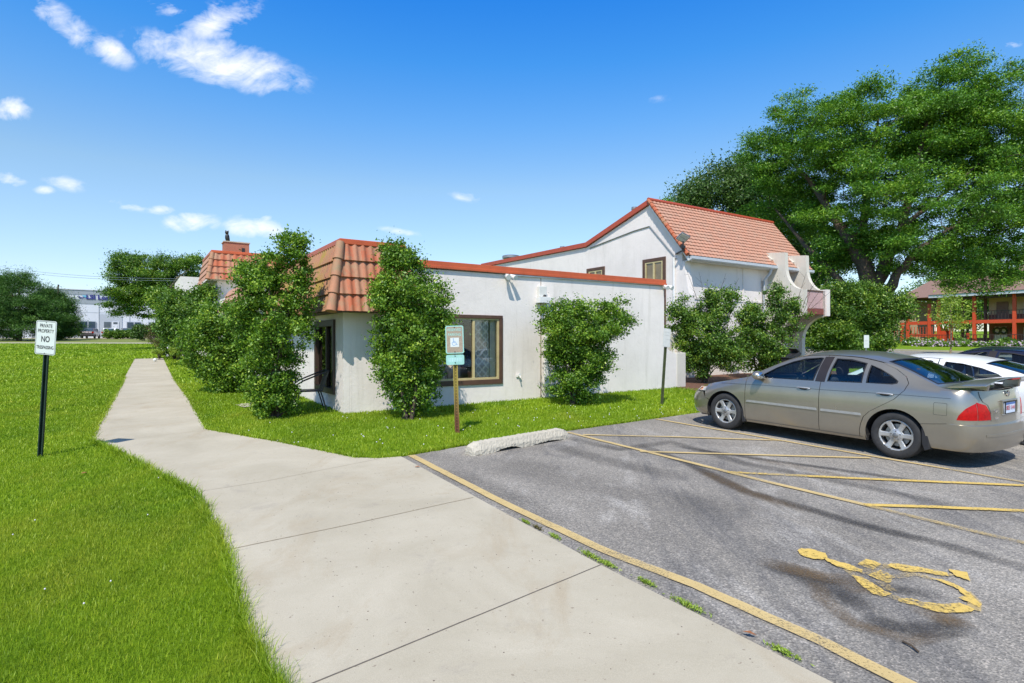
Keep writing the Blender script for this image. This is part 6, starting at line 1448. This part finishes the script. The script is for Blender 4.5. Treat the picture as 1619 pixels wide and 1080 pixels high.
plant('bush', gp(905, 641), [ell_px(e, 13.5) for e in [(928,510,72,36),(968,492,32,20),(912,560,50,48),(882,498,30,28),(905,606,40,34),(935,565,36,40),(905,630,34,14),(880,540,28,40)]],
      'flat-topped bush narrowing to its foot in front of the white downspout', 'bush', BG, 'leaf_bush', 380, .14, 58000, .056, .55, stems=8, stem_r=.025, tipfrac=.08, shell=.2)
plant('bush', Vector((at(1112, 604, 18.9).x, 18.9, G(at(1112, 604, 18.9).x, 18.9))), [ell_px(e, 18.9) for e in [(1118,535,50,48),(1098,572,38,32),(1132,480,36,26),(1082,505,26,42),(1150,560,22,30)]],
      'dark bush with bare twigs at the right end of the low white wall', 'bush', BG, 'leaf_mid', 250, .19, 38000, .075, .55, stems=7, stem_r=.035, tipfrac=.06, shell=.2)
plant('bush', Vector((at(1200, 590, 20.5).x, 20.5, G(at(1200, 590, 20.5).x, 20.5))), [ell_px(e, 20.5) for e in [(1205,545,42,40),(1245,500,30,28),(1225,470,18,22),(1190,502,24,24),(1180,560,18,26),(1225,580,30,18)]],
      'leafy bush with brown branches beneath the small balcony', 'bush', BG, 'leaf_mid', 230, .2, 34000, .08, .55, stems=6, stem_r=.05, tipfrac=.06, shell=.2)
# bare twigs above the last two bushes
for (px, Y, lb, pts_) in ((1120, 18.9, 'bare grey twigs sticking up above the dark bush at the wall end', [(1098,478),(1085,425),(1118,440),(1148,432),(1168,440),(1132,448),(1160,462),(1105,430)]), (1240, 20.2, 'bare grey twigs rising before the curved fins and balcony', [(1232,440),(1250,455),(1285,447),(1310,440),(1265,462),(1300,428),(1222,455),(1275,430),(1320,455)])):
    P0 = at(px, 520, Y); r = empty('bare_shrub', (P0.x, P0.y, G(P0.x, P0.y)), 0, lb, 'shrub'); m = MB((P0.x, P0.y, G(P0.x, P0.y)))
    rr = random.Random(px)
    for (qx, qy) in pts_:
        q = at(qx, qy, Y+rr.uniform(-.3, .3)); p = P0+Vector((rr.uniform(-.2, .2), 0, -.6)); md_ = p.lerp(q, .6)+Vector((rr.uniform(-.1, .1), 0, .1)); m.tube([p, md_, q], [.012, .008, .003], 5)
        for k in range(5):
            s_ = md_.lerp(q, k/5); e_ = s_+Vector((rr.uniform(-.22, .22), rr.uniform(-.15, .15), rr.uniform(.0, .22))); m.tube([s_, e_], [.005, .002], 4)
    m.build('twigs', 'bark', r)
def bp(px, Y): x = (px-CX)/F*Y; return Vector((x, Y, G(x, Y)))
plant('bush', bp(1345, 26.5), [ell_px(e, 26.5) for e in [(1318,515,42,42),(1370,500,38,48),(1345,468,38,22),(1295,530,22,25),(1390,530,22,28),(1340,540,40,18),(1412,488,28,24)]],
      'big rounded dark bush below the large tree behind the silver car', 'bush', None, 'leaf_mid', 360, .32, 72000, .10, .55, stems=8, stem_r=.06, tipfrac=.05, shell=.4)
plant('bush', bp(300, 27), [ell_px(e, 27) for e in [(296,492,40,34),(322,470,18,18),(275,515,26,26),(312,530,22,26),(255,470,12,14)]],
      'green bush below the far white wing and tiled tower', 'bush', None, 'leaf_mid', 190, .34, 40000, .11, .55, stems=6, stem_r=.05, shell=.4)
plant('bush', bp(252, 33), [ell_px(e, 33) for e in [(252,530,16,20),(262,545,10,12)]], 'bronze-brown twiggy bush at the left of the white-flowered bush', 'bush', None, 'leaf_red', 60, .2, 9000, .09, .3, stems=6, stem_r=.03)
plant('flowering_bush', bp(276, 32), [ell_px(e, 32) for e in [(276,535,18,28),(290,520,14,18),(266,552,10,10)]], 'bush dotted with white blossoms near the end of the path', 'bush', None, 'leaf_mid', 80, .25, 16000, .09, .55, stems=6, stem_r=.03, flower=('petal', 60, .07))
plant('bush', bp(281, 31), [ell_px(e, 31) for e in [(281,554.5,11,7)]], 'small clipped ball-shaped bush right of the path end', 'bush', None, 'leaf_yel', 60, .08, 9000, .06, .5, stems=3, stem_r=.02, shell=.7)
plant('bush', bp(252, 31.5), [ell_px(e, 31.5) for e in [(252,556,10,4)]], 'low lime-green plant at the foot of the flowering bush', 'bush', None, 'leaf_yel', 24, .1, 1600, .07, .4, stems=2, stem_r=.02)
for px0, px1, yt_, lb in ((167, 200, 523, 'long low clipped hedge before the white car'), ):
    plant('hedge', bp((px0+px1)/2, 88), [ell_px((x_, 528, 5, 5), 88) for x_ in range(px0+4, px1+14, 6)], lb, 'hedge', None, 'leaf_mid', 150, .4, 16000, .2, .6, stems=3, stem_r=.05, shell=.3)
plant('hedge', bp(227, 76), [ell_px((226, 524, 12, 9), 76)], 'taller clipped dark hedge block left of the bronze bush', 'hedge', None, 'leaf_dark', 80, .4, 14000, .2, .6, stems=3, stem_r=.05, shell=.5)
plant('hedge', bp(115, 95), [ell_px((x_, 527, 7, 3), 95) for x_ in range(104, 132, 6)], 'low shrubs along the foot of the warehouse wall', 'hedge', None, 'leaf_mid', 60, .35, 3000, .22, .6, stems=2, stem_r=.05)
wb = bp(245, 29.5); wbm = empty('white_ball', wb, 0, 'small white ball-shaped garden light past the path end', 'garden light'); part('globe', 'white_metal', wbm, lambda m: (m.ball((0, 0, .12), .085, 12, 10), m.tube([(0, 0, 0), (0, 0, .06)], .03, 8)), smooth=True)
# ---------------------------------------------------------------- trees
def tk(px, py, Y, r): p = at(px, py, Y); return (p.x, p.y, p.z, r)
YB = 28
b = bp(1385, YB)
plant('locust_tree', b, [ell_px(e, YB, .8) for e in [(1290,235,112,88,3),(1400,210,130,78),(1525,178,105,88),(1620,240,130,105),(1455,315,180,85),(1470,205,85,85),(1250,325,78,62,5),(1710,250,120,120),(1560,375,115,48),(1370,385,70,40,1),(1220,245,48,50,4),(1510,108,26,26),(1590,420,70,28),(1505,400,70,34,-1),(1475,435,50,18,-1),(1430,395,70,36,-1.5),(1330,400,55,36,1),(1560,440,50,22,-1),(1300,440,30,20,2)]],
      'huge spreading light-green tree filling the right of the sky', 'tree', 'trees around the houses', 'leaf_tree', 1300, .52, 480000, .125, .42, stem_r=.26, up=.9, flat=.45, tipfrac=0, shell=.3,
      trunkpts=[[(b.x, b.y, b.z-.2, .5), tk(1378, 470, YB, .42), tk(1368, 425, YB, .36), tk(1345, 380, YB, .26), tk(1290, 300, YB+2, .14), tk(1240, 240, YB+3, .05)],
                [tk(1378, 470, YB, .34), tk(1398, 420, YB-.5, .28), tk(1425, 360, YB-1, .2), tk(1450, 260, YB-1, .12), tk(1470, 170, YB-1, .04)],
                [tk(1395, 480, YB, .32), tk(1415, 440, YB-1, .2), tk(1445, 400, YB-1.5, .12), tk(1520, 350, YB-1, .06), tk(1620, 290, YB-1, .015)],
                [tk(1368, 425, YB, .26), tk(1365, 360, YB+1, .2), tk(1375, 280, YB+1.5, .12), tk(1390, 180, YB+1.5, .04)],
                [tk(1355, 485, YB, .2), tk(1325, 440, YB+.5, .16), tk(1275, 390, YB+2, .11), tk(1225, 330, YB+4, .05)],
                [tk(1425, 360, YB-1, .12), tk(1500, 300, YB-1, .06), tk(1580, 230, YB-1, .015)]])
b = bp(1150, 50)
plant('broadleaf_tree', b, [ell_px(e, 50) for e in [(1130,335,58,72),(1180,310,50,62),(1100,350,34,40),(1240,360,60,60),(1290,400,50,50),(1150,400,60,60)]],
      'dark dense rounded tree behind the terracotta roof of the gabled house', 'tree', 'trees around the houses', 'leaf_dark', 400, .9, 130000, .2, .55, stem_r=.3, tipfrac=.05, shell=.5, trunkpts=[(b.x, b.y, b.z, .5), tk(1150, 440, 50, .4), tk(1150, 350, 50, .2)])
b = bp(1062, 75)
plant('broadleaf_tree', b, [ell_px(e, 75) for e in [(1066,330,22,14)]], 'tree top just showing behind the peak of the gabled house', 'tree', 'trees around the houses', 'leaf_tree', 30, .9, 4500, .22, .55, stem_r=.2, trunkpts=[(b.x, b.y, b.z, .3), tk(1066, 330, 75, .1)])
b = bp(1300, 70)
plant('broadleaf_tree', b, [ell_px(e, 70) for e in [(1335,500,70,45),(1290,470,40,40)]], 'mid-green tree in shade behind the big dark bush', 'tree', 'trees around the houses', 'leaf_mid', 120, 1.2, 30000, .28, .55, stem_r=.2, trunkpts=[(b.x, b.y, b.z, .3), tk(1310, 480, 70, .1)])
b = bp(1530, 105)
plant('broadleaf_tree', b, [ell_px(e, 105) for e in [(1530,440,52,32),(1500,470,60,40),(1560,490,50,40)]], 'tree rising behind the roof of the red balcony apartments', 'tree', 'trees around the houses', 'leaf_mid', 160, 1.6, 34000, .4, .55, stem_r=.2, trunkpts=[(b.x, b.y, b.z, .4), tk(1530, 450, 105, .15)])
b = gp(1503, 559.5)
plant('young_tree', b, [ell_px(e, b.y) for e in [(1503,492,24,24),(1500,470,14,16),(1510,512,18,12),(1490,505,12,10)]], 'slender young street tree with pale trunk before the apartments', 'tree', None, 'leaf_yel', 70, .42, 2600, .15, .5, bark='bark_pale', stem_r=.06, tipfrac=.1, trunkpts=[(b.x, b.y, b.z-.1, .07), tk(1504, 520, b.y, .055), tk(1503, 480, b.y, .03)])
b = bp(288, 44)
plant('broadleaf_tree', b, [ell_px(e, 46) for e in [(215,418,38,16),(285,418,36,16),(245,435,50,18),(190,437,20,18),(215,465,42,22),(265,465,42,28),(185,487,18,10),(305,440,22,12),(225,492,25,10),(290,490,35,20)]],
      'layered spreading tree in front of the warehouse left of the tower', 'tree', 'trees around the houses', 'leaf_mid', 330, .48, 80000, .14, .5, stem_r=.16, up=.9, flat=.45, tipfrac=.1, shell=.25, bark='bark_pale',
      trunkpts=[[(b.x, b.y, b.z, .22), tk(275, 495, 45, .18), tk(262, 465, 45, .15), tk(243, 440, 46, .08)], [tk(262, 465, 45, .12), tk(280, 440, 45, .08), tk(300, 425, 45, .04)], [tk(275, 495, 45, .12), tk(220, 470, 46, .07), tk(190, 450, 46, .04)]])
for i, (px, Y, el, lb) in enumerate([(30, 74, [(28,470,36,42),(10,505,44,32),(55,500,40,36),(30,440,18,14)], 'tall dark pine at the far left edge of the lawn'), (92, 80, [(88,490,22,24),(98,515,24,20),(75,470,14,14)], 'lower dark pine at the left corner of the warehouse'), (-25, 78, [(-20,480,40,48)], 'dark pine cut off by the left picture edge')]):
    b = bp(px, Y)
    plant('pine_tree', b, [ell_px(e, Y) for e in el], lb, 'pine tree', 'dark pines beside the warehouse', 'leaf_pine', 200, .8, 60000, .26, .22, stem_r=.2, up=.5, flat=.5, tipfrac=.15, shell=.45, trunkpts=[(b.x, b.y, b.z, .3), tk(px, 450, Y, .08)])
# flower bed and shrubs before the apartments
bed = [ell_px((x_, 547.5, 9, 5), 60) for x_ in range(1465, 1640, 8)]
plant('flower_bed', bp(1540, 60), bed, 'long bed of mauve flowers along the front of the apartments', 'flower bed', None, 'leaf_mid', 240, .35, 14000, .2, .5, stems=2, stem_r=.03, flower=('petal_pink', 700, .10), gmin=0)
for px, ry, lb in ((1441, 7, 'rounded pale-flowered shrub at the foot of the red stair'), (1472, 6, 'small green shrub between the stair foot and flower bed'), (1522, 6, 'green shrub behind the flower bed left of the red panel'), (1592, 6, 'dark shrub in front of the lower railing at the right')):
    plant('shrub', bp(px, 64), [ell_px((px, 545, 13 if px == 1441 else 9, ry), 64)], lb, 'shrub', 'shrubs before the apartments', 'leaf_mid', 40, .4, 3600, .2, .5, stems=2, stem_r=.04, flower=('petal', 50, .09) if px == 1441 else None)
# ---------------------------------------------------------------- weeds in the joint between path and car park, litter
WG = 'weed tufts along the path edge'
wl_ = ['tiny weed tuft nearest the wheel stop on the path edge', 'second small weed tuft down the path edge with reddish tips', 'flat weed tuft above the big joint on the path edge', 'widest weed tuft just above the dark path joint', 'weed tuft at the end of the dark path joint', 'thin weed tuft below the dark path joint', 'dry yellowish weed tuft opposite the painted wheelchair', 'last weed tuft near the bottom of the picture']
for (px, py, s_), lb in zip([(832,829,.6), (849,838,.5), (877,852,.7), (934,883,1.1), (960,896,1.), (1022,925,.8), (1088,962,1.2), (1238,1036,.8)], wl_):
    b = gp(px, py, .01); r = empty('weed_tuft', b, 0, lb, 'weed', WG); k = int(260*s_)
    dl = (edge[1]-edge[0]).normalized(); q = RNG.normal(size=(k, 1))*.055*s_*np.array([[dl.x, dl.y, 0]])+RNG.normal(size=(k, 3))*np.array([.014, .014, 0])*s_; q[:, 2] = RNG.uniform(.006, .026, k)
    foliage('leaves', q, .022, .3, 'leaf_yel' if s_ != .5 else 'leaf_red', r, 1.)
for px, py, lb in ((1441, 1028, 'short brown twig on the asphalt below the painted wheelchair'),):
    b = gp(px, py, .02); r = empty('twig', b, .4, lb, 'twig'); part('stick', 'bark', r, lambda m: m.tube([(-.02, -.05, 0), (0, 0, .006), (.006, .05, .003)], .006, 6))
for px, py, lb, i in ((660, 742, 'brown dead leaf on the path edge near the first yellow line', 0), (133, 752, 'reddish dead leaf in the lawn right of the warning sign', 1), (1185, 1010, 'curled brown leaf where path meets asphalt near the bottom', 2)):
    b = gp(px, py, .03); r = empty('fallen_leaf', b, i*1.3, lb, 'leaf', 'fallen leaves')
    m = MB(); m.add([(-.04, 0, 0), (0, -.02, .008), (.04, 0, .004), (0, .02, .012)], [(0, 1, 2), (0, 2, 3)]); m.build('blade', 'rust', r)
# pebbles and crumbs on the path
cr_ = MB(); k = 0
while k < 220:
    x, y = RNG.uniform(-2.6, 1.4), RNG.uniform(2.2, 9)
    if inpoly(np.array([x]), np.array([y]), path_poly)[0]: s_ = RNG.uniform(.0015, .0045); cr_.ball((x, y, G(x, y)+.023), (s_*1.3, s_, s_*.6), 5, 3); k += 1
tag(cr_.build('crumbs', 'joint', None), 'tiny dark crumbs and grit scattered on the concrete path', 'grit', kind='stuff')
# overhead cables
for dy, lb in ((0, 'upper thin pale overhead cable before the layered tree'), (5, 'lower thin pale overhead cable before the layered tree')):
    A_ = at(-20, 418+dy*.8, 60); B2_ = at(312, 441+dy*.6, 36); m = MB(); m.tube([A_.lerp(B2_, s)-Vector((0, 0, 1.1*4*s*(1-s)*.35)) for s in [i/16 for i in range(17)]], .012, 5)
    o = m.build('overhead_cable', 'grey_metal'); tag(o, lb, 'cable', 'overhead cables')
